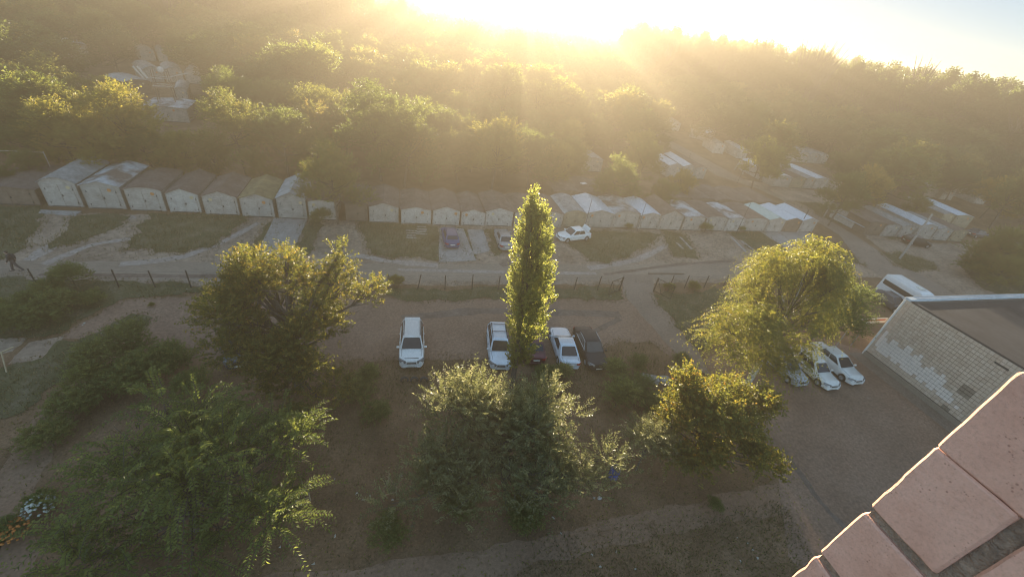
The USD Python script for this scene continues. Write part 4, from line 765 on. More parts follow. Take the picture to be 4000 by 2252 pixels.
for key, px, py, s, lab in [
    ('bush_kind_a', 300, 1120, 1.5, 'tall weed bush beside the left fence post stub'), ('bush_kind_a', 215, 1165, 1.1, 'weed bush among the weeds at the left fence, second from its right end'), ('bush_kind_b', 115, 1195, 1.0, 'spreading weed bush below the leftmost fence post'), ('bush_kind_b', 20, 1225, 1.0, 'weed bush at the left picture edge, upper one'), ('bush_kind_b', 250, 1220, 1.4, 'weed bush in the middle of the left weed patch'), ('bush_kind_b', 150, 1265, 1.3, 'weed bush on the lower rim of the left weed patch'), ('bush_kind_b', 350, 1190, .9, 'low weed bush on the right rim of the left weed patch'), ('bush_kind_a', 40, 1290, 1.2, 'weed bush at the left picture edge, lower one'),
    ('bush_kind_a', 520, 1385, 1.6, 'dense green bush at the left end of the car park, upper one'), ('bush_kind_a', 420, 1440, 1.6, 'dense green bush left of the car park end, beside the footpath'), ('bush_kind_b', 590, 1455, 1.6, 'dark bush below the left end of the car park'), ('bush_kind_a', 690, 1440, 1.3, 'dark bush at the left foot of the wide elm'), ('bush_kind_b', 480, 1530, 1.5, 'dark bush above the feathery elm, beside the footpath'), ('bush_kind_c', 350, 1520, 1.2, 'fresh green bush beside the left footpath'), ('bush_kind_b', 300, 1620, 1.3, 'low bush beside the left footpath, near the feathery elm'), ('bush_kind_b', 210, 1740, 1.1, 'green weeds at the left edge beside the feathery elm'), ('bush_kind_a', 760, 1530, 1.2, 'dark bush between the wide elm and the feathery elm'),
    ('bush_kind_c', 2390, 1475, 1.2, 'feathery sapling bush in front of the black car'), ('bush_kind_c', 2190, 1470, .8, 'young sapling behind the boot of the silver-blue coupe'), ('bush_kind_a', 2480, 1440, .9, 'bush right of the black car'), ('bush_kind_a', 2480, 1540, 1.2, 'dark bush below the concrete lumps'), ('bush_kind_c', 2400, 1590, 1.5, 'dark feathery bush between the silvery elm and the autumn maple'), ('bush_kind_b', 2560, 1600, 1.2, 'low dark bush behind the autumn maple'), ('bush_kind_a', 2650, 1420, .8, 'small weeds at the edge of the drive'), ('bush_kind_b', 2130, 1470, .9, 'low weeds behind the dark red car'), ('bush_kind_c', 1450, 1500, .9, 'sapling at the right foot of the wide elm'), ('bush_kind_b', 1400, 1540, 1.1, 'dark undergrowth under the wide elm, right side'), ('bush_kind_b', 1150, 1640, 1.0, 'dark undergrowth under the wide elm, front'), ('bush_kind_b', 1470, 1640, .9, 'low undergrowth between the wide elm and the silvery elm'),
    ('bush_kind_a', 1515, 2110, 1.0, 'lone dark round bush beside the footpath at the bottom'), ('bush_kind_a', 2785, 1985, .55, 'small round bush on the footpath below the maple'), ('bush_kind_b', 2020, 2030, 1.1, 'low bush at the foot of the silvery elm'), ('bush_kind_b', 1780, 1960, 1.1, 'low bush under the left side of the silvery elm'),
    ('bush_kind_d', 2610, 1135, .7, 'dry brown weeds at the right gate leaf'), ('bush_kind_d', 2700, 1130, .8, 'dry weeds along the fence right of the gate'), ('bush_kind_d', 1545, 1110, .8, 'dry upright weeds at the fence beside the wide elm'), ('bush_kind_d', 592, 1195, .35, 'small tuft on the left end of the car park'),
    ('bush_kind_a', 2738, 897, .75, 'bush squeezed between two low beige garages'), ('bush_kind_a', 2890, 905, .5, 'small bush before the narrow pale garage'), ('bush_kind_b', 2455, 890, .5, 'weeds at the foot of the patchy-roofed garage'), ('bush_kind_a', 1255, 862, .9, 'leafy shoots at the foot of the tree before the garages'),
    ('bush_kind_a', 3850, 990, 1.5, 'dark shrub at the right edge, upper one'), ('bush_kind_a', 3900, 1060, 2.4, 'dark shrub at the right edge, lower one'), ('bush_kind_b', 3780, 1075, 1.5, 'low shrub at the right rim of the dirt clearing'), ('bush_kind_a', 3960, 1110, 2.0, 'dark shrub right above the roof of the tiled building')]:
    q = P(px, py); s *= .72 if q[1] < 31 else (.7 if q[0] < -15 else 1); bush(key, q[0], q[1] - (.8 if 'garages' in lab else 0), s, lab)
# garden flowers bottom left
def flower(px, py, r, h, col, label, n, name, seed):
    rng = np.random.default_rng(seed); q = P(px, py); o = thing(name, label, 'flowers', (q[0], q[1], 0))
    lob = fill((0, 0, h * .5), (r, r, h * .42), 8, r * .42, -.3, rng)
    tr, cr, t = make_tree(rng, lob, trunk_r=.025, twigs=260, twig_len=.4, per=9, leaf=.1, sides=4, inner=.3, fork=.1)
    part('stem', tr, M['bark'], o, True); part('foliage', cr, M['leaf_weed'], o, tint=t)
    mb = MB()
    for i in range(n):
        u = rng.normal(0, 1, 3); u[2] = abs(u[2]); u /= np.linalg.norm(u); c = np.array([0, 0, h * .5]) + u * [r * 1.05, r * 1.05, h * .55]
        b = trimesh.creation.icosphere(1, rng.uniform(.035, .07)); b.apply_scale([1, 1, .6]); b.apply_translation(c); mb.mesh(b)
    part('blossoms', mb.out(), plain(name + '_petals', col, .8), o, kind='stuff')
flower(172, 1995, .55, .8, (.46, .46, .40), 'white flowering bush at the lower left', 110, 'white_flower_bush', 71)
flower(62, 2092, .55, .7, (.5, .19, .04), 'orange flowering bush in the bottom left corner', 120, 'orange_flower_bush', 72)
# ------------------------------------------------------------------ vehicles
def carpaint(name, col, rough=.28, metallic=0.0):
    return usdkit.material(stage, L + name, {'g': ('geometry', {}), 'n': ('noise_texture', {'scale': 3.0, 'detail': 5}), 'r': ('rgb_ramp', {'ramp': [(.3, tuple(c * .88 for c in col)), (.7, col)]}), 'rr': ('map_range', {'to_min': rough, 'to_max': rough + .25}),
        'p': ('principled_bsdf', {'metallic': metallic, 'coat_weight': .4, 'coat_roughness': .12})}, [('g.position', 'n.vector'), ('n.fac', 'r.fac'), ('r.color', 'p.base_color'), ('n.fac', 'rr.value'), ('rr.result', 'p.roughness')], surface='p.BSDF')
M['car_white'] = carpaint('car_white', (.74, .73, .70)); M['car_silver'] = carpaint('car_silver', (.42, .44, .46), .3, .5); M['car_paleblue'] = carpaint('car_paleblue', (.56, .61, .66), .3, .3)
M['car_black'] = plain('car_black', (.012, .012, .015), .35, 0.0, .35); M['car_blue'] = carpaint('car_blue', (.022, .045, .14), .35, .1); M['car_red'] = carpaint('car_red', (.10, .018, .02), .3, .1); M['car_dark'] = carpaint('car_dark', (.035, .04, .05), .25)
M['car_greyish'] = carpaint('car_greyish', (.30, .29, .28), .3, .4)
M['pane'] = glass_mat('pane'); M['pane_grey'] = glass_mat('pane_grey', (.06, .058, .055), .12); M['rubber'] = plain('rubber', (.016, .016, .016), .85); M['alloy'] = plain('alloy', (.42, .42, .43), .35, .8); M['steel_wheel'] = plain('steel_wheel', (.09, .09, .09), .6)
M['lamp_clear'] = plain('lamp_clear', (.20, .205, .21), .10, .3, .8); M['lamp_red'] = plain('lamp_red', (.30, .012, .012), .2); M['plate'] = plain('plate', (.72, .70, .62), .5); M['black_plastic'] = plain('black_plastic', (.02, .02, .02), .6); M['chrome'] = plain('chrome', (.62, .62, .62), .15, 1.0)
def quad_patch(q, u0, u1, v0, v1, out, th=.012):
    """A thin pane on part of a four-cornered face q (bottom-left, bottom-right, top-right, top-left seen from outside)."""
    q = np.asarray(q, float); n = np.cross(q[1] - q[0], q[3] - q[0]); n /= np.linalg.norm(n)
    if n @ out < 0: n = -n
    def at(u, v): return (q[0] * (1 - u) + q[1] * u) * (1 - v) + (q[3] * (1 - u) + q[2] * u) * v
    c = np.array([at(u0, v0), at(u1, v0), at(u1, v1), at(u0, v1)]); k = .06
    pts = []
    for i in range(4):
        a, b, d = c[i], c[(i + 1) % 4], c[i - 1]; pts += [a + (b - a) * k, a + (d - a) * k]
    pts = np.array(pts)
    return trimesh.convex.convex_hull(np.vstack([pts + n * th, pts - n * .01]))
def wheel(t, x, y, side, R=.32, w=.2, alloy=True):
    prof = [(R * .62, -w / 2), (R * .93, -w / 2), (R, -w * .3), (R, w * .3), (R * .93, w / 2), (R * .62, w / 2)]
    wh = part('wheel', tuple_shift(lathe(prof, 22), (x, y, R)), M['rubber'], t, 40)
    s = side; rim = [(0.0, s * (w / 2 - .045)), (R * .2, s * (w / 2 - .03)), (R * .24, s * (w / 2 - .06)), (R * .55, s * (w / 2 - .06)), (R * .6, s * (w / 2 - .01)), (R * .66, s * (w / 2 - .005))]
    v, f = lathe(rim, 22); mb = MB().add(v + [x, y, R], f if s > 0 else f[:, ::-1])
    for k in range(5):
        a = k * 2 * np.pi / 5 + .3
        mb.tube([(x, y + s * (w / 2 - .03), R), (x + R * .58 * math.cos(a), y + s * (w / 2 - .03), R + R * .58 * math.sin(a))], .028, 4)
    part('rim', mb.out(), M['alloy' if alloy else 'steel_wheel'], wh)
def tuple_shift(m, d): return (np.asarray(m[0]) + np.asarray(d, float), m[1])
def car(name, label, front, rear, paint_, Lc=4.4, W=1.74, H=1.45, style='sedan', zf=.3, zr=.9, lamps='front', plate=True, alloy=True, rails=False, rack=False, group=None, boot_open=False, glass='pane', cat='car', pose=None, trim_chrome=False):
    """front, rear: pixels of the middle of the front bumper (height zf) and of the rear end (height zr)."""
    if pose is None:
        a, b = P(*front, zf), P(*rear, zr); d = (a - b)[:2]; d /= np.linalg.norm(d); c = a[:2] - d * Lc / 2 * .98 if lamps != 'rear' else b[:2] + d * Lc / 2 * .98
        yaw = math.atan2(d[1], d[0])
    else: c, yaw = pose
    t = thing(name, label, cat, (c[0], c[1], 0), yaw, group)
    h = Lc / 2; w = W / 2; zs = .20; belt = H * .63; hood = H * .60
    S = dict(sedan=dict(cowl=.22, wt=.05, rt=-.23, rb=-.34, deck=.66), coupe=dict(cowl=.20, wt=.04, rt=-.18, rb=-.36, deck=.64), wagon=dict(cowl=.21, wt=.06, rt=-.42, rb=-.475, deck=.62), suv=dict(cowl=.235, wt=.085, rt=-.40, rb=-.475, deck=.63), hatch=dict(cowl=.24, wt=.08, rt=-.33, rb=-.46, deck=.62))[style]
    cowl, wt, rt, rb = (S[k] * Lc for k in ('cowl', 'wt', 'rt', 'rb')); deck = S['deck'] * H
    xs_ = np.array([h, h - .06, h - .22, h - .55, cowl + .1, cowl - .2, 0, rb + .3, rb - .02 if rb > -h + .25 else -h + .26, -h + .18, -h + .05, -h])
    zt = np.interp(-xs_, [-h, -h + .06, -h + .22, -cowl - .1, -cowl + .2, -rb, h - .18, h - .05, h], [hood * .62, hood * .80, hood * .88, hood, belt, deck, deck * .97, deck * .88, deck * .62])
    ws = w * np.interp(np.abs(xs_), [0, h - .9, h - .4, h - .15, h], [1.0, 1.0, .97, .90, .74]); zb = np.interp(np.abs(xs_), [0, h - .5, h], [zs, zs, zs + .06])
    rings = []
    for x, z1, ww, z0 in zip(xs_, zt, ws, zb):
        zz = z1 - z0
        half = [(ww * .90, z0), (ww * .985, z0 + .12 * zz), (ww, z0 + .5 * zz), (ww * .985, z0 + .78 * zz), (ww * .90, z0 + .95 * zz), (ww * .62, z1), (ww * .2, z1 + .015)]
        rings.append([(x, yy, z) for yy, z in half] + [(x, -yy, z) for yy, z in half[::-1]])
    rg_ = np.array(rings); k, n = rg_.shape[:2]; v = rg_.reshape(-1, 3)
    f = [(i * n + j, (i + 1) * n + j, (i + 1) * n + (j + 1) % n, i * n + (j + 1) % n) for i in range(k - 1) for j in range(n)]
    tri = [q for a_, b_, c_, d_ in f for q in ((a_, b_, c_), (a_, c_, d_))]
    tri += [(0, j, j + 1) for j in range(1, n - 1)]; o = (k - 1) * n; tri += [(o, o + j + 1, o + j) for j in range(1, n - 1)]
    body = trimesh.Trimesh(v, tri, process=True); body.fix_normals()
    R = .315 if style not in ('suv',) else .345; ax = (h - .82 if Lc > 4.3 else h - .74, -h + .80)
    mf = Manifold(manifold3d.Mesh(np.asarray(body.vertices, np.float32), np.asarray(body.faces, np.uint32)))
    for x in ax:
        for s in (-1, 1):
            cyl = Manifold.cylinder(.34, R + .055, R + .055, 26).rotate((90, 0, 0)).translate((x, s * (w - .0) + .17, R + .01)); mf = mf - cyl
    part('body', mf, M[paint_], t, 38)
    for x in ax:
        for s in (-1, 1): wheel(t, x, s * (w - .12), s, R, .2, alloy)
    # cabin: painted frame with panes set on it
    wb, wtp = w * .90, w * .70; zr_, z1 = H - .05, belt - .03
    bl = np.array([[cowl, -wb, z1], [cowl, wb, z1], [rb, wb, z1], [rb, -wb, z1]]); tp = np.array([[wt, -wtp, zr_], [wt, wtp, zr_], [rt, wtp, zr_], [rt, -wtp, zr_]])
    crown = np.array([[wt - .25, -wtp * .7, H], [wt - .25, wtp * .7, H], [rt + .25, wtp * .7, H], [rt + .25, -wtp * .7, H], [cowl + .05, 0, z1], [wt + .03, 0, zr_ + .015]])
    part('cabin', trimesh.convex.convex_hull(np.vstack([bl, tp, crown])), M[paint_], t, 30)
    def pane(nm, q, u0, u1, v0, v1, out, mat=glass): part(nm, quad_patch(q, u0, u1, v0, v1, np.array(out, float)), M[mat], t)
    cb, ct = [cowl + .055, 0, 0], 0
    pane('windshield', [bl[0] + [.05, 0, 0], bl[1] + [.05, 0, 0], tp[1] + [.03, 0, 0], tp[0] + [.03, 0, 0]], .06, .94, .06, .95, (1, 0, .5))
    pane('rear_window', [bl[2], bl[3], tp[3], tp[2]], .08, .92, .12 if style in ('sedan', 'coupe') else .35, .93, (-1, 0, .5))
    for s in (-1, 1):
        q = [bl[1], bl[2], tp[2], tp[1]] if s > 0 else [bl[0], bl[3], tp[3], tp[0]]
        if style in ('wagon', 'suv'): cuts = [(.06, .34), (.37, .66), (.69, .95)]
        elif style == 'coupe': cuts = [(.08, .72)]
        else: cuts = [(.07, .45), (.48, .86)]
        for u0, u1 in cuts: pane('side_window', q, u0, u1, .14, .90, (0, s, .3))
        m_ = part('mirror', rbox((.16, .22, .14), .045).apply_translation((cowl - .12, s * (w + .06), belt + .06)), M[paint_], t, 40)
        mb = MB()
        for i_, (u0, u1) in enumerate(cuts[:2]): mb.box((cowl - (u0 + (u1 - u0) * .85) * (cowl - rb), s * (w * .985 + .012), belt * .84), (.18, .03, .03), ch=.008)
        part('door_handle', mb.out(), M['black_plastic' if paint_ != 'car_white' else paint_], t)
        part('sill', MB().box((0, s * (w * .93), zs + .03), (Lc * .5, .09, .09), ch=.02).out(), M['black_plastic'], t)
        hl = Manifold.hull_points(np.array([[h - .05, s * w * .42, hood * .83], [h + .0, s * w * .44, hood * .66], [h - .38, s * w * .965, hood * .90], [h - .38, s * w * .995, hood * .72], [h - .03, s * w * .74, hood * .64], [h - .10, s * w * .74, hood * .86], [h - .18, s * w * .93, hood * .68], [h - .30, s * w * .6, hood * .78]], float))
        part('headlight', hl, M['lamp_clear'], t, 30)
        tl = Manifold.hull_points(np.array([[-h + .005, s * w * .50, deck * .84], [-h - .0, s * w * .50, deck * .70], [-h + .24, s * w * .965, deck * .86], [-h + .24, s * w * .97, deck * .70], [-h + .03, s * w * .80, deck * .86], [-h + .01, s * w * .76, deck * .68], [-h + .2, s * w * .6, deck * .78]], float))
        part('tail_light', tl, M['lamp_red'], t, 30)
    part('grille', MB().box((h - .015, 0, hood * .66), (.07, w * .72, .11), ch=.02).out(), M['black_plastic'], t)
    part('bumper', MB().box((h - .02, 0, hood * .36), (.12, w * 1.36, .15), ch=.04).out(), M[paint_], t)
    part('bumper', MB().box((-h + .02, 0, deck * .36), (.12, w * 1.40, .16), ch=.04).out(), M[paint_], t)
    part('air_intake', MB().box((h + .035, 0, hood * .33), (.03, w * .9, .06), ch=.01).out(), M['black_plastic'], t)
    if plate:
        part('licence_plate', MB().box((h + .052, 0, hood * .46), (.015, .5, .11)).out(), M['plate'], t)
        part('licence_plate', MB().box((-h - .012 if style in ('suv', 'wagon', 'hatch') else -h - .01, 0, deck * .66), (.06, .5, .11)).out(), M['plate'], t)
    part('bonnet_edge', MB().tube([(cowl + .02, -w * .8, belt - .01), (h - .45, -w * .74, hood * .93)], .008, 4).tube([(cowl + .02, w * .8, belt - .01), (h - .45, w * .74, hood * .93)], .008, 4).out(), M['black_plastic'], t)
    if style == 'sedan' or style == 'coupe':
        part('boot_edge', MB().tube([(rb - .03, -w * .72, deck + .012), (-h + .16, -w * .72, deck * .985)], .007, 4).tube([(rb - .03, w * .72, deck + .012), (-h + .16, w * .72, deck * .985)], .007, 4).out(), M['black_plastic'], t)
    if rails:
        for s in (-1, 1):
            y_ = s * wtp * .92; part('roof_rail', MB().tube([(wt - .15, y_, zr_ + .0), (wt - .3, y_, zr_ + .075), (rt + .3, y_, zr_ + .075), (rt + .12, y_, zr_ + .0)], .028, 6).out(), M['black_plastic'], t)
    if rack:
        for x in (wt - .9, rt + .35): part('roof_bar', MB().tube([(x, -wtp * 1.0, H + .05), (x, wtp * 1.0, H + .05)], .02, 6).out(), M['black_plastic'], t)
    if trim_chrome:
        for s in (-1, 1):
            a_, b_ = (bl[1], bl[2]) if s > 0 else (bl[0], bl[3]); c_, d_ = (tp[1], tp[2]) if s > 0 else (tp[0], tp[3])
            ln = lambda p_, q_, k_: p_ + (q_ - p_) * k_ + np.array([0, s * .02, 0])
            part('window_trim', MB().tube([ln(ln(a_, b_, .06), ln(c_, d_, .06), .1), ln(ln(a_, b_, .06), ln(c_, d_, .06), .93), ln(ln(a_, b_, .9), ln(c_, d_, .9), .93), ln(ln(a_, b_, .9), ln(c_, d_, .9), .1), ln(ln(a_, b_, .06), ln(c_, d_, .06), .1)], .016, 4).out(), M['chrome'], t)
    if boot_open:
        part('boot_lid', MB().mesh(rbox((.62, W * .78, .05), .02).apply_transform(trimesh.transformations.rotation_matrix(math.radians(62), (0, 1, 0))).apply_translation((rb - .16, 0, deck + .34))).out(), M[paint_], t)
    if style == 'suv':
        part('spoiler', MB().box((rt - .05, 0, H - .03), (.3, wtp * 1.8, .05), ch=.02).out(), M[paint_], t)
        part('bonnet_strip', MB().box((h - .27, 0, hood * .9), (.05, w * 1.1, .03), ch=.01).out(), M['black_plastic'], t)
    return t
PK = 'cars in the car park below the wide elm'
car('parked_car', 'white off-road car with black roof rails, nose to the camera, right of the wide elm', (1607, 1432), (1611, 1250), 'car_white', 4.2, 1.80, 1.68, 'suv', .3, 1.6, rails=True)
car('parked_car', 'pale estate car with a roof rack, half behind the poplar', (1956, 1440), (1945, 1256), 'car_paleblue', 4.5, 1.7, 1.47, 'wagon', .3, 1.4, rack=True, rails=True)
car('parked_car', 'dark red car showing its tail and yellowish plate beside the poplar foot', (2064, 1268), (2094, 1416), 'car_red', 4.2, 1.66, 1.4, 'sedan', .6, .35, lamps='rear')
car('parked_car', 'silver-blue coupe with its tail to the camera and a dark rear window', (2180, 1280), (2228, 1434), 'car_paleblue', 4.5, 1.74, 1.36, 'coupe', .6, .35, lamps='rear')
car('parked_car', 'black sedan with silver window trim right of the silver-blue coupe', (2338, 1440), (2270, 1265), 'car_black', 4.6, 1.76, 1.42, 'sedan', .3, .85, glass='pane_grey', trim_chrome=True)
car('parked_car', 'blue car in front of a pale garage, tail to the camera', (1750, 884), (1768, 962), 'car_blue', 4.1, 1.68, 1.45, 'hatch', .7, .4, lamps='rear')
car('parked_car', 'silver sedan in front of the garages, left of the poplar', (1953, 888), (1980, 972), 'car_greyish', 4.4, 1.7, 1.42, 'sedan', .7, .4, lamps='rear')
_f, _r = P(2217, 948), P(2286, 940); _d = unit((_f - _r)[:2]); _c2 = (_f[:2] + _r[:2]) / 2 + np.array([-_d[1], _d[0]]) * -.78
if _c2[1] < _f[1]: _c2 = (_f[:2] + _r[:2]) / 2 + np.array([_d[1], -_d[0]]) * -.78
car('parked_car', 'white sedan side-on before the ochre garage with its boot lid raised', None, None, 'car_white', 4.45, 1.72, 1.44, 'sedan', pose=(_c2, math.atan2(_d[1], _d[0])), boot_open=True)
_f, _r = P(3614, 968), P(3556, 958); _d = unit((_f - _r)[:2]); _c2 = (_f[:2] + _r[:2]) / 2 + np.array([-_d[1], _d[0]]) * .75
car('parked_car', 'black hatchback behind the slanting concrete lamp pole', None, None, 'car_black', 4.1, 1.7, 1.45, 'hatch', pose=(_c2, math.atan2(_d[1], _d[0])), glass='pane_grey')
car('parked_car', 'white estate car, left of the two white cars beside the tiled building', (3252, 1518), (3165, 1378), 'car_white', 4.5, 1.72, 1.46, 'wagon', .3, 1.4)
car('parked_car', 'white sedan parked right beside the tiled building wall', (3347, 1497), (3213, 1352), 'car_white', 4.75, 1.84, 1.45, 'sedan', .3, .95)
car('parked_car', 'silver car whose nose shows under the birch twigs', (3130, 1503), (3045, 1375), 'car_silver', 4.3, 1.7, 1.45, 'hatch', .3, 1.2)
car('parked_car', 'dark car hidden behind the wide elm', (935, 1430), (925, 1260), 'car_dark', 4.3, 1.7, 1.45, 'sedan', .3, .9)
car('parked_car', 'dark blue car at the right-hand garages beside the shrubs', (3850, 915), (3782, 905), 'car_dark', 4.3, 1.7, 1.45, 'sedan', .5, .8)
_a, _b = P(3470, 1078, 2.5), P(3566, 1150, 2.5)
def minibus():
    d = unit((P(3612, 1128, 2.5) - P(3512, 1070, 2.5))[:2]); r = P(3418, 1123, .4)[:2]; nrm = np.array([-d[1], d[0]])
    Lc, W, H = 6.0, 2.0, 2.6; c = r + d * Lc / 2 + nrm * W / 2; yaw = math.atan2(d[1], d[0])
    t = thing('minibus', 'white minibus with a long dark side window on the lane behind the tiled building', 'minibus', (c[0], c[1], 0), yaw)
    h, w = Lc / 2, W / 2
    prof = np.array([[-h, .35], [h - .1, .35], [h, .6], [h, 1.05], [h - .35, 1.25], [h - 1.15, 2.3], [h - 1.6, H - .08], [h - 2.2, H], [-h + .5, H], [-h + .18, H - .12], [-h + .04, 1.4]])
    def sec(y, k, cut): q = prof.copy(); q[:, 1] = np.minimum(q[:, 1], H - cut); q[:, 0] *= k; return np.c_[q[:, 0], np.full(len(q), y), q[:, 1]]
    mf = Manifold.hull_points(np.vstack([sec(-w, .985, .55), sec(w, .985, .55), sec(-w * .93, 1, .14), sec(w * .93, 1, .14), sec(-w * .8, 1, 0), sec(w * .8, 1, 0)]))
    for x in (h - 1.0, -h + 1.25):
        for s in (-1, 1): mf = mf - Manifold.cylinder(.4, .42, .42, 26).rotate((90, 0, 0)).translate((x, s * w + .2, .37))
    part('body', mf, M['car_white'], t, 35)
    for x in (h - 1.0, -h + 1.25):
        for s in (-1, 1): wheel(t, x, s * (w - .13), s, .36, .22, False)
    for s in (-1, 1):
        q = [[-h + .35, s * (w + .0), 1.35], [h - 1.5, s * (w + .0), 1.35], [h - 1.6, s * (w * .985), 2.05], [-h + .35, s * (w * .985), 2.05]]
        part('side_window', quad_patch(q, 0, 1, 0, 1, np.array([0, s, 0.])), M['pane'], t)
        part('side_window', quad_patch([[h - 1.42, s * w, 1.35], [h - .75, s * w, 1.30], [h - 1.2, s * w * .985, 2.0], [h - 1.42, s * w * .985, 2.03]], 0, 1, 0, 1, np.array([0, s, 0.])), M['pane'], t)
        part('mirror', rbox((.14, .2, .28), .04).apply_translation((h - .75, s * (w + .14), 1.5)), M['black_plastic'], t, 40)
        part('headlight', MB().box((h - .03, s * w * .72, .95), (.1, .34, .2), ch=.04).out(), M['lamp_clear'], t)
        part('tail_light', MB().box((-h + .02, s * w * .88, 1.1), (.08, .14, .5), ch=.03).out(), M['lamp_red'], t)
    part('windshield', quad_patch([[h - .42, -w * .86, 1.3], [h - .42, w * .86, 1.3], [h - 1.13, w * .8, 2.25], [h - 1.13, -w * .8, 2.25]], 0, 1, 0, 1, np.array([1, 0, .6]), .04), M['pane'], t)
    part('rear_window', quad_patch([[-h + .02, -w * .8, 1.45], [-h + .02, w * .8, 1.45], [-h + .16, w * .74, 2.2], [-h + .16, -w * .74, 2.2]], 0, 1, 0, 1, np.array([-1, 0, .3]), .03), M['pane'], t)
    part('roof_hatch', MB().box((h - 2.6, .1, H + .04), (.75, .65, .1), ch=.04).out(), M['plate'], t)
    part('bumper', MB().box((h - .02, 0, .5), (.16, W * .94, .22), ch=.05).out(), M['black_plastic'], t)
    part('bumper', MB().box((-h + .0, 0, .5), (.14, W * .94, .2), ch=.05).out(), M['black_plastic'], t)
    part('licence_plate', MB().box((-h - .09, 0, .75), (.03, .5, .12)).out(), M['plate'], t)
    cc = c - nrm * 2.35 + d * .2
    car('parked_car', 'dark car alongside the white minibus behind the tiled building', None, None, 'car_dark', 4.5, 1.75, 1.45, 'sedan', pose=(cc, yaw))
minibus()
# ------------------------------------------------------------------ the low building with the tiled side wall
for k_, c_ in dict(block_a=(.58, .455, .35), block_b=(.54, .415, .315), block_c=(.61, .485, .38), block_white=(.78, .69, .62), block_dark=(.27, .215, .165)).items():
    M[k_] = noisy(k_, [(.3, tuple(np.array(c_) * .94)), (.7, c_)], 2.2, .9, 5, .15, 25, fine=(14.0, .12))
M['felt'] = noisy('felt', [(.3, (.030, .030, .034)), (.7, (.055, .055, .06))], .7, .92, 6, .3, 8, stretch=(1, .4, 1), fine=(6, .2)); M['flashing'] = noisy('flashing', [(.3, (.42, .47, .5)), (.7, (.56, .6, .62))], 1.2, .5, 5, .1, 9, fine=(4, .15)); M['mortar_dark'] = plain('mortar_dark', (.15, .125, .10), .95)
M['sign_red'] = plain('sign_red', (.46, .10, .06), .6); M['sign_white'] = plain('sign_white', (.68, .66, .62), .6)
BX, BY0, BY1, BH = 42.45, 3.0, 20.4, 6.3
bd = thing('building', 'low flat-roofed building with a side wall of square pale blocks at the right', 'building', (BX, BY0, 0))
part('wall', MB().box((12.55, 8.7 - .0, BH / 2), (24.9, 17.2, BH - .02)).out(), M['mortar_dark'], bd)
part('plinth', MB().box((-.02, 8.7, .24), (.30, 17.3, .46), ch=.02).out(), M['block_dark'], bd)
rgb_ = np.random.default_rng(90); CW, CH = .2806, .29
rows_, cols_ = int((BH - .5) / CH), int((BY1 - BY0) / CW); blk = []
for r in range(rows_):
    for c in range(cols_):
        y = (BY1 - BY0) - (c + .5) * CW; z = .5 + (r + .5) * CH
        jit = 1.1 * math.sin(c * 1.7) + .8 * math.sin(c * .63 + 2)
        white = 1 <= c <= 26 and (1.6 + .6 * math.sin(c * 2.3) < r < (7.3 if c < 16 else 7.3 - (c - 16) * .42) + jit) and rgb_.uniform() > .05
        dark = (24 <= c <= 26 and 6 <= r <= 8) or (c in (24, 25) and r == 0)
        m_ = 'block_white' if white else ('block_dark' if dark else ('block_a', 'block_b', 'block_c')[rgb_.choice(3, p=[.55, .25, .2])])
        blk.append((y, z, m_, rgb_.uniform(0, .010), rgb_.normal(0, .003, 2)))
blk.sort(key=lambda b: -(b[0] > 7.6) * 10 - b[0] * 0 - b[1] * .3 - b[0] * .1)
def block(b): return rbox((.06, CW - .022, CH - .020), .008).apply_translation((-.005 - b[3], b[0] + b[4][0], b[1] + b[4][1] * .5))
vis = [b for b in blk if b[0] > 8.4]; rest = [b for b in blk if b[0] <= 8.4]; vis.sort(key=lambda b: b[0])
for b in vis[:300]: part('block', block(b), M[b[2]], bd)
for key in ('block_a', 'block_b', 'block_c', 'block_white', 'block_dark'):
    mb = MB(); n_ = 0
    for b in vis[300:] + rest:
        if b[2] == key: mb.mesh(block(b)); n_ += 1
    if n_: part('blocks', mb.out(), M[key], bd, kind='stuff')
part('roof', MB().box((12.6, 8.6, BH + .01), (24.3, 16.4, .06)).out(), M['felt'], bd)
part('parapet', MB().box((.14, 8.5, BH + .05), (.30, 16.9, .16), ch=.02).out(), M['felt'], bd)
part('parapet', MB().box((12.5, 17.3, BH + .08), (25.06, .50, .22), ch=.03).out(), M['flashing'], bd, label='pale metal flashing along the far roof edge')
part('flashing_seam', MB().box((12.9, 17.52, BH + .20), (24.2, .03, .03)).box((12.9, 17.22, BH + .198), (24.2, .02, .02)).out(), M['steel_pale'], bd, kind='stuff')
part('corner_trim', MB().box((-.035, 17.42, 3.1), (.09, .16, 6.3), ch=.012).out(), M['sign_white'], bd)
vt = part('vent', MB().box((-.02, 9.9, 5.72), (.05, .9, .16), ch=.01).out(), M['iron'], bd)
# shop board and porch on the far facade
q1 = P(3416, 1196, 3.1)
sg = thing('shop_sign', 'white board with a red band jutting out past the far corner of the building', 'sign', (41.2, 21.6, 0))
part('board', MB().box((1.2, 0, 3.0), (4.2, .06, .55), ch=.01).out(), M['sign_white'], sg); part('band', MB().box((1.2, -.04, 3.12), (3.6, .03, .14)).out(), M['sign_red'], sg)
part('post', MB().tube([(-.8, 0, 0), (-.8, 0, 3.0)], .04, 6).out(), M['steel_grey'], sg); part('post', MB().tube([(1.1, 0, 0), (1.1, 0, 2.8)], .04, 6).out(), M['steel_grey'], sg)
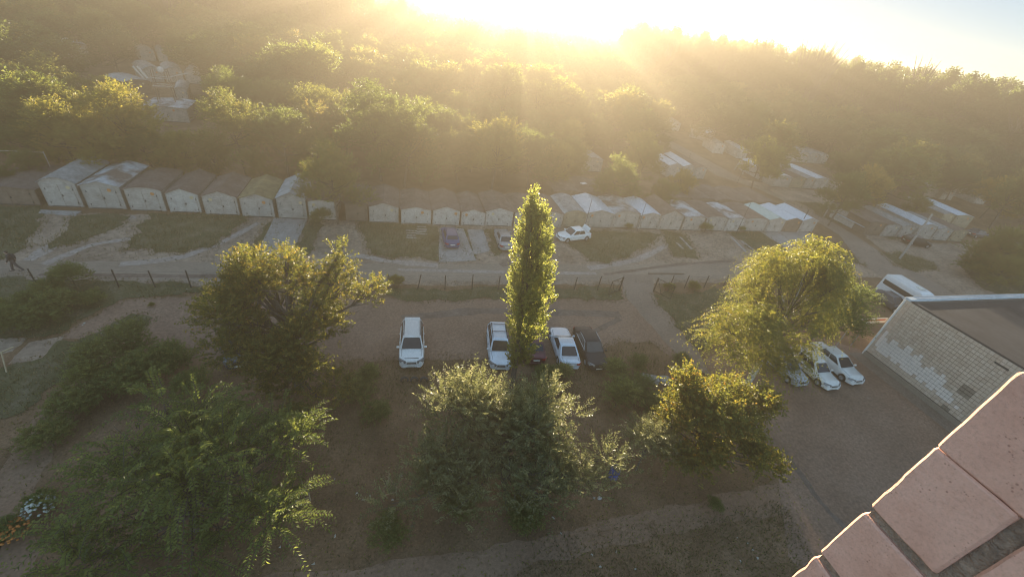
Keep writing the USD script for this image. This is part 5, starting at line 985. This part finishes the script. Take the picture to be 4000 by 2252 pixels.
# ------------------------------------------------------------------ the brick corner of the house beside the camera
M['brick_pink'] = usdkit.material(stage, L + 'brick_pink', {
    'g': ('geometry', {}), 'n': ('noise_texture', {'scale': 14.0, 'detail': 6, 'roughness': .6}), 'r': ('rgb_ramp', {'ramp': [(.3, (.64, .35, .25)), (.5, (.75, .435, .32)), (.75, (.81, .50, .38))]}),
    'v': ('voronoi_texture', {'scale': 260.0, 'randomness': 1.0}), 'w': ('noise_texture', {'scale': 40.0, 'detail': 3}), 'a': ('math', {'math_type': 'multiply_add', 'value2': 1.1, 'value3': -0.55}), 'su': ('math', {'math_type': 'subtract'}),
    'pr': ('rgb_ramp', {'ramp': [(.0, (.66, .60, .58)), (.10, (1, 1, 1))]}), 'x': ('mix', {'mix_type': 'multiply', 'fac': 1.0}), 'y': ('mix', {'mix_type': 'multiply', 'fac': 1.0}), 'n3': ('noise_texture', {'scale': 330.0, 'detail': 3, 'roughness': .7}), 'r3': ('rgb_ramp', {'ramp': [(.28, (.84, .82, .81)), (.45, (.97, .97, .97)), (.7, (1.06, 1.06, 1.06))]}), 'n2': ('noise_texture', {'scale': 200.0, 'detail': 6, 'roughness': .7}), 'ad': ('math', {'math_type': 'multiply_add', 'value2': .35}),
    'b': ('bump', {'strength': .8, 'distance': .006}), 'p': ('principled_bsdf', {'roughness': .85, 'specular_ior_level': .25})},
    [('g.position', 'n.vector'), ('g.position', 'v.vector'), ('g.position', 'w.vector'), ('g.position', 'n2.vector'), ('n.fac', 'r.fac'), ('w.fac', 'a.value1'), ('v.distance', 'su.value1'), ('a.value', 'su.value2'), ('su.value', 'pr.fac'), ('r.color', 'x.color1'), ('pr.color', 'x.color2'),
     ('x.color', 'y.color1'), ('n3.fac', 'r3.fac'), ('r3.color', 'y.color2'), ('g.position', 'n3.vector'), ('y.color', 'p.base_color'), ('n2.fac', 'ad.value1'), ('pr.alpha', 'ad.value3'), ('ad.value', 'b.height'), ('b.normal', 'p.normal')], surface='p.BSDF')
M['mortar'] = noisy('mortar', [(.3, (.34, .24, .17)), (.7, (.48, .35, .255))], 30.0, .95, 6, .6, 220, fine=(120.0, .3))
az_ = math.radians(74.05); D = .484; WX, WY = D * math.sin(az_), D * math.cos(az_)
bw = thing('brick_wall', 'pink painted brick corner of the house close to the camera, lower right', 'wall', (WX, WY, 22.0))
def jz(te): return te * D
joints = [jz(-.557), jz(-.770), jz(-.968)]; pitch = .1
zs_ = [joints[0] + pitch * k for k in range(4, 0, -1)] + joints + [joints[2] - pitch * k for k in range(1, 6)]
hd = lambda px, py: (lambda d: (d * (WX / d[0]))[1] - WY)(ray(px, py))
yh0, yh1 = hd(3635, 2252), hd(3795, 2252)
def brick(y0, y1, z0, z1, seed, depth=.12):
    s = np.array([depth, y1 - y0, z1 - z0]); m_ = Manifold(lambda_mesh(rbox(s, .0022))).refine_to_length(.006).to_mesh()
    v = np.array(m_.vert_properties[:, :3], float); c = np.array([depth / 2, (y0 + y1) / 2, (z0 + z1) / 2]); w_ = v + c
    k = np.c_[w_[:, 0] * 60, w_[:, 1] * 60, w_[:, 2] * 60]; e = np.sort(np.abs(np.abs(v) - s / 2), 1)[:, 1]         # distance to the nearest edge
    edge = np.exp(-e / .004)
    nz = (meshkit.fbm(k + seed * 3.1, 3) - .5); chip = np.maximum(0, meshkit.fbm(k * .55 + seed * 5.7, 3) - .56) * edge
    nrm_ = unit(v / s * [1, 1, 1]); dirn = unit(np.sign(v) * (np.abs(np.abs(v) - s / 2) < .006))
    w_ = w_ + dirn * (nz * .0012)[:, None] - dirn * (chip * .012)[:, None]
    return w_, m_.tri_verts
def lambda_mesh(t_): return manifold3d.Mesh(np.asarray(t_.vertices, np.float32), np.asarray(t_.faces, np.uint32))
jw = [.003, .012, .013]
for i in range(len(zs_) - 1):
    zt_, zb_ = zs_[i], zs_[i + 1]
    g1 = {joints[0]: .0006, joints[1]: .0115, joints[2]: .012}.get(zt_, .011) / 2; g0 = {joints[0]: .0006, joints[1]: .0115, joints[2]: .012}.get(zb_, .011) / 2
    cut = [(0, yh1)] if i % 2 == 0 else [(0, yh1)]
    ya = 0.0
    lens = ([yh0, .26, .26] if abs(zt_ - joints[0]) < 1e-6 else ([-.26, -.26, -.26] if i % 2 else [-.125, -.26, -.26]))
    lens = [-abs(x) for x in lens]
    for k, ln_ in enumerate(lens):
        if ya < -.62: break
        y1_ = ya; y0_ = ya + ln_
        part('brick', brick(y0_, y1_, zb_ + g0, zt_ - g1, i * 7 + k), M['brick_pink'], bw, 28)
        ya = y0_ - (abs(yh1 - yh0) if (abs(zt_ - joints[0]) < 1e-6 and k == 0) else .011)
mv = Manifold(lambda_mesh(trimesh.creation.box((.11, .70, zs_[0] - zs_[-1] + .02)))).refine_to_length(.01).to_mesh(); v = np.array(mv.vert_properties[:, :3], float) + [.0, -.353, (zs_[0] + zs_[-1]) / 2]
v = v + [.0600, 0, 0]; v += (meshkit.fbm(v * 90, 3)[:, None] - .5) * [.005, .006, .002]
part('mortar', (v, mv.tri_verts), M['mortar'], bw, 50)
# the house itself below and behind the window: outer wall in the camera's plane

# ------------------------------------------------------------------ long concrete garage block beside the lane
cb = thing('concrete_garage_block', 'long low concrete garage block with ribbed upper wall, beside the lane', 'garages', (73.75, 46.6, 0))
part('wall', MB().box((1.4, 3.2, .55), (2.8, 6.4, 1.1), ch=.02).out(), M['steel_pale'], cb); part('ledge', MB().box((-.06, 3.2, 1.14), (.25, 6.5, .10), ch=.02).out(), M['roof_blue'], cb)
for k in range(9): part('wall_panel', MB().box((.18, .36 + k * .715, 1.68), (.12, .66, .98), ch=.03).out(), M['steel_grey'], cb)
part('upper_wall', MB().box((1.55, 3.2, 1.66), (2.5, 6.3, 1.0)).out(), M['steel_brown'], cb); part('roof', MB().box((1.5, 3.2, 2.2), (2.9, 6.7, .07), ch=.02).out(), M['roof_rust'], cb)
# ------------------------------------------------------------------ fence, gate, poles and small things
M['post'] = noisy('post', [(.3, (.035, .03, .026)), (.7, (.07, .06, .05))], 6, .85, 4); M['concrete'] = noisy('concrete', [(.3, (.27, .25, .225)), (.7, (.4, .375, .34))], 3, .9, 6, .3, 20, coord='obj', fine=(12, .15)); M['wood_pale'] = noisy('wood_pale', [(.3, (.3, .22, .13)), (.7, (.45, .35, .22))], 6, .85, 5, .2, 30)
M['paper'] = plain('paper', (.40, .37, .31), .9); M['wire'] = plain('wire', (.09, .085, .08), .6, .4)
def fence(name, label, pts, H=1.58, skip=(), lean=None):
    t = thing(name, label, 'fence', (pts[0][0], pts[0][1], 0)); o = np.array([pts[0][0], pts[0][1], 0]); rng = np.random.default_rng(len(pts))
    tops = []
    for i, p in enumerate(pts):
        a = np.array([p[0], p[1], 0]) - o; l_ = rng.normal(0, .035, 2) + (np.array((lean or {}).get(i, (0, 0)))); b = a + [l_[0], l_[1], H * rng.uniform(.96, 1.04)]
        tops.append((a, b))
        if i in skip: continue
        part('post', MB().tube([a - [0, 0, .1], b], 0.048, 6).out(), M['post'], t)
    for k in (.12, .5, .93):
        part('wire', MB().tube([a + (b - a) * k + [0, 0, .0] for a, b in tops], .006, 3).out(), M['wire'], t)
    # chain link between the posts
    v_, f_, n_ = [], [], 0; mb = MB()
    for (a, b), (c, d) in zip(tops[:-1], tops[1:]):
        n = max(4, int(np.linalg.norm(c - a) / .16))
        for k in range(n):
            for s in (0, 1):
                u0, u1 = k / n, (k + 1.0) / n
                w0, w1 = (.06, .95) if s == 0 else (.95, .06)
                p = lambda u, w: (a * (1 - u) + c * u) * (1 - w) + (b * (1 - u) + d * u) * w
                mb.tube([p(u0, w0), p(min(1, u0 + 5.0 / n) if u0 + 5 / n <= 1 else 1, w1)], .0018, 3)
    part('mesh', mb.out(), M['wire'], t, kind='stuff')
    return t
fx = list(np.arange(-75.0, -26, 2.6)) + [-25.76, -23.2, -20.67, -18.25, -15.8] + list(np.linspace(-13.3, 2.0, 7)) + [4.46, 6.96, 9.49, 12.05, 14.6, 17.17, 19.67]
fence('fence', 'thin wire fence on dark posts, left of the open gate', [(x, np.interp(x, [-75, -25.8, 2, 21.9], [34.6, 33.3, 32.2, 31.5])) for x in fx if x > -42], skip=(int(sum(1 for x in fx if -42 < x < -23.3)),), lean={17: (.25, 0)})
fence('fence', 'thin wire fence on dark posts, right of the open gate', [(x, 31.75) for x in (28.2, 30.1, 32.6, 35.1, 37.6, 40.1)])
def gate(label, ph, pe, H=1.6, thick=.05):
    a, b = np.array([ph[0], ph[1], 0]), np.array([pe[0], pe[1], 0]); t = thing('gate_leaf', label, 'gate', a); b = b - a
    part('gate_post', MB().tube([(0, 0, -.1), (0, 0, H + .08)], .075, 8).out(), M['post'], t)
    d = b; up = np.array([0, 0, 1.0]); z0, z1 = .12, H
    part('stile', MB().tube([d + up * z0, d + up * z1], .035, 6).out(), M['post'], t)
    for z in (z0, z1): part('rail', MB().tube([up * z, d + up * z], .03, 6).out(), M['post'], t)
    part('brace', MB().tube([up * z1, d * .45 + up * z0], .025, 6).out(), M['post'], t); part('brace', MB().tube([d * .45 + up * z0, d + up * z1], .025, 6).out(), M['post'], t)
    mb = MB(); n = 14
    for k in range(n):
        u = k / n; mb.tube([d * u + up * z0, d * min(1, u + .35) + up * z1], .002, 3); mb.tube([d * u + up * z1, d * min(1, u + .35) + up * z0], .002, 3)
    part('mesh', mb.out(), M['wire'], t, kind='stuff')
gate('left gate leaf, standing open beside the drive', P(2418, 1135), P(2392, 1101, 1.55)); gate('right gate leaf with crossed braces, standing open beside the drive', P(2552, 1138), P(2638, 1119, 1.6))
def pole(name, label, base, H, r0=.13, r1=.09, mat='concrete', arm=None, cat='pole', lean=(0, 0)):
    t = thing(name, label, cat, base)
    part('shaft', MB().tube([(0, 0, -.2), (lean[0], lean[1], H)], [r0, r1], 8).out(), M[mat], t, 40)
    if arm: part('arm', MB().tube([(lean[0], lean[1], H - .1), (lean[0] + arm[0], lean[1] + arm[1], H + arm[2])], .035, 6).out(), M[mat], t)
    return t
pole('lamp_pole', 'leaning concrete lamp pole on the grass island beside the black hatchback', P(3513, 1010), 7.1, .17, .12)
pole('lamp_pole', 'thin pale pole at the near corner of the long concrete block across the lane', P(3217, 846), 3.6, .10, .08)
pole('lamp_pole', 'straight one of the two lamp poles by the lane', P(2900, 681), 6.6, .17, .11); pole('lamp_pole', 'propping one of the two lamp poles by the lane', P(2868, 664), 5.6, .15, .10, lean=(2.6, 1.2))
pole('mast', 'thin dark mast on the joint of two zinc roofs', P(2293, 836, 2.0) - [0, .3, 2.0], 4.2, .03, .025, 'post'); pole('mast', 'thin dark mast before the bluish roof', P(2502, 843, 2.0) - [0, .3, 2.0], 4.3, .03, .025, 'post')
pole('mast', 'thin dark mast before the green roof', P(2893, 860, 2.0) - [0, .3, 2.0], 4.8, .03, .025, 'post'); pole('mast', 'thick dark mast between the two joined pale blue roofs', P(3108, 900) - [0, .25, 0], 3.6, .05, .045, 'post')
pole('mast', 'short rusty mast between garages in the haze left of the lane', P(2880, 715), 2.6, .03, .03, 'post'); pole('lamp_pole', 'thin pole left of the yellowing tree in the haze', P(2675, 660), 4.0, .06, .05, 'steel_brown')
for px, py, H, lab in [(3062, 490, 8, 'faint far pole in the right-hand wood, left one'), (3155, 480, 9, 'faint far pole in the right-hand wood, right one'), (2552, 385, 8, 'faint far lamp pole at the head of the lane in the glare')]:
    pole('lamp_pole', lab, P(px, py), H, .12, .09)
for px, py, D_, lab in ((2930, 165, 330, 'faint lattice mast sticking out above the skyline'), (3990, 335, 300, 'slanting pole above the skyline at the right edge')):
    d = ray(px, py); k_ = D_ / np.hypot(d[0], d[1]); q = EYE + d * k_; pole('mast', lab, np.array([q[0], q[1], 0]), q[2], .35, .12, 'post')
wp = pole('wire_pole', 'light pole at the far left with a sagging line running out of the picture', P(226, 716), 2.2 + 1.2, .04, .035, 'steel_grey')
a_ = np.array([0, 0, 3.3]); pts = [a_ + np.array([-k * 1.6, .2 * k, -.35 * math.sin(np.pi * k / 10)]) for k in range(11)]
part('line', MB().tube(pts, .018, 4).out(), M['steel_pale'], wp)
# lookout frame with a dish among the left garages
def lookout():
    q = P(672, 452); t = thing('lookout_frame', 'rusty metal lookout frame carrying a pale dish and two long tubes, left wood', 'frame', q, .2)
    for x, y in ((-1.2, -.8), (1.2, -.8), (1.2, .8), (-1.2, .8)): part('leg', MB().tube([(x, y, 0), (x * .8, y * .8, 6.8)], .07, 5).out(), M['steel_brown'], t)
    for z in (4.6, 5.7): part('railing', MB().tube([(-1.2, -.8, z), (1.2, -.8, z), (1.2, .8, z), (-1.2, .8, z), (-1.2, -.8, z)], .06, 5).out(), M['steel_grey'], t)
    part('deck', MB().box((0, 0, 4.4), (2.6, 1.9, .12), ch=.02).out(), M['steel_brown'], t)
    for s in (0, 1): part('tube', MB().tube([(-2.6 - .5 * s, -.2, 7.1), (-1.7 - .5 * s, -.2, 5.5)], .17, 8).out(), M['steel_pale'], t)
    part('boom', MB().tube([(-1.8, -.2, 5.6), (-1.1, -.2, 5.0)], .05, 5).out(), M['steel_grey'], t)
    v, f = lathe([(0, .0), (.22, .03), (.38, .09), (.45, .15), (.44, .16), (.37, .11), (.2, .05), (0, .02)], 20); part('dish', (v + [.35, -1.0, 7.0], f), M['steel_pale'], t, 40)
    part('dish_arm', MB().tube([(.35, -.9, 7.0), (.6, -.7, 6.2)], .05, 5).out(), M['steel_grey'], t)
    part('boom', MB().tube([(1.0, -.7, 5.9), (3.6, .2, 6.6)], .09, 5).out(), M['steel_grey'], t)
lookout()
M['tyre_dusty'] = plain('tyre_dusty', (.06, .052, .046), .9)
# tyres half sunk in the ground, concrete lumps, stakes
for i, px in enumerate((1580, 1618, 1656)):
    q = P(px, 1487); prof = [(.19, -.08), (.26, -.08), (.285, -.04), (.285, .04), (.26, .08), (.19, .08)]; prof = prof + [prof[0]]
    v, f = lathe(prof, 20); single('tyre', (v + [q[0], q[1], .12], f), M['tyre_dusty'], ['half-sunk tyre left of the row below the white off-road car', 'half-sunk tyre in the middle of the row below the white off-road car', 'half-sunk tyre right of the row below the white off-road car'][i], 'tyre', 'half-sunk tyres', smooth=40)
def lump(px, py, s, rz, label, seed):
    q = P(px, py); b = Manifold(lambda_mesh(rbox(s, .07))).refine_to_length(.09).to_mesh(); v = np.array(b.vert_properties[:, :3], float); v += unit(v) * ((meshkit.fbm(v * 3 + seed, 3) - .5) * .16)[:, None]
    c, s_ = math.cos(rz), math.sin(rz); v = v @ np.array([[c, s_, 0], [-s_, c, 0], [0, 0, 1]]) + [q[0], q[1], s[2] * .45]
    single('concrete_block', (v, b.tri_verts), M['concrete'], label, 'concrete block', smooth=35)
lump(2535, 1487, (1.35, .62, .5), -.35, 'longer rough concrete lump on the slope left of the maple top', 3); lump(2592, 1492, (.75, .6, .5), -.2, 'shorter rough concrete lump beside the longer one', 9)
lump(2342, 1945, (.26, .2, .14), .4, 'small pale stone near the foot of the silvery elm', 5)
def stakes(px, py, label, seed):
    q = P(px, py); t = thing('stake_frame', label, 'stakes', q); rng = np.random.default_rng(seed)
    for i, (x, y, h) in enumerate(((-.35, -.2, .7), (.3, -.15, .9), (-.15, .45, 1.0))): part('stake', MB().tube([(x, y, -.05), (x + rng.normal(0, .05), y + rng.normal(0, .05), h)], .035, 6).out(), M['wood_pale'], t)
    part('rail', MB().tube([(-.35, -.2, .25), (.3, -.15, .3)], .022, 5).out(), M['wood_pale'], t)
    part('rail', MB().tube([(.3, -.15, .7), (-.15, .45, .85)], .02, 5).out(), M['wood_pale'], t)
stakes(1190, 1945, 'three wooden sapling stakes beside the feathery elm', 1); stakes(1527, 1925, 'three wooden sapling stakes in the open soil at the bottom centre', 2)
st = thing('stake_frame', 'crossed pale wooden poles at the far left edge', 'stakes', P(25, 1430)); part('stake', MB().tube([(-1.6, -.9, .5), (.4, .6, 1.0)], .05, 6).out(), M['wood_pale'], st); part('stake', MB().tube([(.35, -.6, -.05), (0, .25, .95)], .045, 6).out(), M['wood_pale'], st)
qa, qb = P(2532, 1069), P(2672, 1071); single('log', MB().tube([qa + [0, 0, .07], (qa + qb) / 2 + [0, .05, .08], qb + [0, 0, .07]], .075, 8).out(), M['steel_brown'], 'long dark log lying across the track behind the gate', 'log')
qa = P(3362, 1005); single('log', MB().tube([P(3160, 908) + [0, 0, .08], P(3182, 925) + [0, 0, .08]], .12, 6).out(), M['post'], 'dark stub of a log on the turf strip beside the lane', 'log')
def barrel():
    q = P(2392, 1862); t = thing('barrel', 'dark blue barrel in the bushes left of the maple', 'barrel', q)
    v, f = lathe([(0, 0), (.28, 0), (.3, .05), (.29, .3), (.305, .33), (.29, .36), (.29, .6), (.305, .63), (.29, .66), (.3, .88), (.27, .9), (0, .88)], 20); v = v[:, [0, 2, 1]]
    part('body', (v, f[:, ::-1]), plain('barrel_blue', (.03, .06, .22), .5), t, 40)
    v, f = lathe([(0, .9), (.2, .9), (.2, .93), (0, .93)], 16); part('lid', (v[:, [0, 2, 1]], f[:, ::-1]), M['black_plastic'], t)
barrel()
# scraps of paper on the soil and along the fence
rg = np.random.default_rng(404)
scr = [(440, 1135), (390, 1168), (545, 1158), (330, 1262), (322, 1270), (400, 1302), (730, 1130), (1695, 1144), (1805, 1142), (1945, 1145), (2386, 1157), (1310, 1870), (1395, 1925), (1418, 1952), (1445, 1935), (1570, 1860), (1532, 1953), (1310, 2092), (1225, 2203), (1130, 2128), (1095, 2135), (2310, 2165), (2405, 2155), (2345, 2212), (2160, 2022), (2190, 2083), (2480, 2220), (2920, 2120), (2940, 2150), (2890, 2190), (1180, 1967), (133, 1740), (3390, 1553), (2880, 2100), (2960, 2180), (2320, 1945)]
for i, (px, py) in enumerate(scr):
    q = P(px, py); n = 7; a = np.sort(rg.uniform(0, 2 * np.pi, n)); r = rg.uniform(.03, .10, n); z = rg.uniform(.02, .06, n)
    v = np.vstack([[0, 0, .06], np.c_[r * np.cos(a), r * np.sin(a), z]]); f = [(0, 1 + k, 1 + (k + 1) % n) for k in range(n)]
    v2 = np.vstack([v, v - [0, 0, .012]]); f2 = f + [(8, 9 + (k + 1) % n, 9 + k) for k in range(n)] + [x for k in range(n) for x in ((1 + k, 9 + k, 9 + (k + 1) % n), (1 + k, 9 + (k + 1) % n, 1 + (k + 1) % n))]
    single('paper_scrap', (v2 + q, np.array(f2)), M['paper'], 'pale crumpled scrap lying on the soil or turf', 'litter', 'pale scraps of litter on the ground')
# ------------------------------------------------------------------ the walker at the far left
def limb(pts, rad): return [Manifold.hull_points(np.vstack([ball(a, ra), ball(b, rb)])) for (a, ra), (b, rb) in zip(list(zip(pts, rad))[:-1], list(zip(pts, rad))[1:])]
def ball(c, r): return trimesh.creation.icosphere(2, r).vertices + np.asarray(c, float)
def smooth_body(parts_, length=.02, it=8):
    m_ = parts_[0]
    for p in parts_[1:]: m_ = m_ + p
    m_ = m_.refine_to_length(length).to_mesh(); t = trimesh.Trimesh(np.array(m_.vert_properties[:, :3]), np.array(m_.tri_verts), process=True); trimesh.smoothing.filter_taubin(t, iterations=it); return t
def person():
    q = P(70, 1056); t = thing('person', 'person in dark clothes walking along the track at the far left', 'person', q, math.radians(200))
    pr = []
    pelvis, chest, neck, head = (0, 0, .93), (.04, 0, 1.32), (.06, 0, 1.48), (.09, 0, 1.62)
    pr += limb([pelvis, (.02, 0, 1.12), chest, neck], [.14, .13, .15, .06]); pr += limb([(.04, -.17, 1.38), (.04, .17, 1.38)], [.075, .075])
    pr += limb([neck, head], [.055, .085]); pr.append(Manifold.hull_points(np.vstack([ball((.10, 0, 1.655), .085), ball((.115, 0, 1.58), .06), ball((.075, 0, 1.64), .088)])))
    pr += limb([(.195, 0, 1.615), (.19, 0, 1.6)], [.012, .016])                                      # nose
    for s in (-1, 1): pr += limb([(.09, s * .09, 1.63), (.085, s * .093, 1.605)], [.016, .012])       # ears
    for s, fw in ((-1, .26), (1, -.24)):
        hip, knee, ank = (0, s * .09, .9), (fw * .6 + .04, s * .1, .5), (fw * 1.0 - (.05 if fw < 0 else 0), s * .1, .1)
        pr += limb([hip, knee, ank], [.095, .066, .045]); pr += limb([ank, (ank[0] + .16, ank[1], .05)], [.048, .04]); pr += limb([ank, (ank[0] - .04, ank[1], .05)], [.045, .045])
        sh, el, wr = (.04, s * .2, 1.39), (-fw * .45, s * .25, 1.13), (-fw * .8 + .06, s * .23, .92)
        pr += limb([sh, el, wr], [.058, .045, .032]); palm = np.array([wr[0] + .03, wr[1], wr[2] - .06]); pr += limb([wr, tuple(palm)], [.03, .036])
        for k, (dx, ln) in enumerate(((-.03, .06), (-.01, .07), (.012, .068), (.032, .055))): pr += limb([tuple(palm + [dx, 0, -.03]), tuple(palm + [dx + .005, -s * .01, -.03 - ln * .6]), tuple(palm + [dx + .012, -s * .03, -.03 - ln])], [.0095, .009, .008])
        pr += limb([tuple(palm + [.03, -s * .01, .01]), tuple(palm + [.055, -s * .02, -.025]), tuple(palm + [.06, -s * .03, -.05])], [.011, .01, .008])
    body = smooth_body(pr, .018)
    part('body', body, plain('skin', (.45, .28, .21), .6), t, True)
    up = [p for p in limb([(.0, 0, .86), (.02, 0, 1.12), chest, (.05, 0, 1.45)], [.165, .15, .17, .085])] + limb([(.04, -.18, 1.38), (.04, .18, 1.38)], [.095, .095])
    for s, fw in ((-1, .26), (1, -.24)): up += limb([(.04, s * .2, 1.39), (-fw * .45, s * .25, 1.13), (-fw * .76 + .05, s * .232, .95)], [.078, .064, .05])
    part('jacket', smooth_body(up, .03), plain('cloth_dark', (.035, .028, .028), .9), t, True)
    dn = limb([(0, -.06, .9), (0, .06, .9)], [.14, .14])
    for s, fw in ((-1, .26), (1, -.24)): dn += limb([(0, s * .09, .88), (fw * .6 + .04, s * .1, .5), (fw * 1.0 - (.05 if fw < 0 else 0), s * .1, .13)], [.112, .083, .066])
    part('trousers', smooth_body(dn, .03), plain('cloth_grey', (.075, .062, .06), .9), t, True)
    for s, fw in ((-1, .26), (1, -.24)):
        ax_ = fw * 1.0 - (.05 if fw < 0 else 0); part('shoe', smooth_body(limb([(ax_ - .05, s * .1, .055), (ax_ + .08, s * .1, .05), (ax_ + .18, s * .1, .045)], [.058, .052, .046]), .03), plain(f'shoe_{"l" if s < 0 else "r"}', (.05, .045, .04), .7), t, True)
    part('hair', smooth_body([Manifold.hull_points(np.vstack([ball((.08, 0, 1.672), .093), ball((.06, 0, 1.63), .092)])) - Manifold.hull_points(np.vstack([ball((.16, 0, 1.62), .085), ball((.22, 0, 1.55), .1)]))], .025), plain('hair_dark', (.03, .02, .015), .8), t, True)
    for s in (-1, 1): part('eye', trimesh.creation.icosphere(1, .012).apply_translation((.178, s * .032, 1.638)), M['black_plastic'], t)
    part('bag', smooth_body([Manifold.hull_points(np.vstack([ball((-.17, .05, 1.2), .1), ball((-.17, -.05, 1.2), .1), ball((-.16, 0, 1.4), .08)]))], .03), M['cloth_bag'] if 'cloth_bag' in M else plain('cloth_bag', (.03, .028, .03), .9), t, True)
person()
# ------------------------------------------------------------------ the sunlit evening haze
haze_mat = usdkit.material(stage, L + 'haze', {'v': ('principled_volume', {'color': (0.95, 0.84, 0.66), 'density': 0.0009, 'anisotropy': 0.58})}, volume='v.volume')
hb = trimesh.creation.box((1100, 900, 31)); hb.apply_translation((0, 350, 14.5))
single('haze', hb, haze_mat, 'pale evening haze glowing under the low sun', 'haze', kind='stuff')
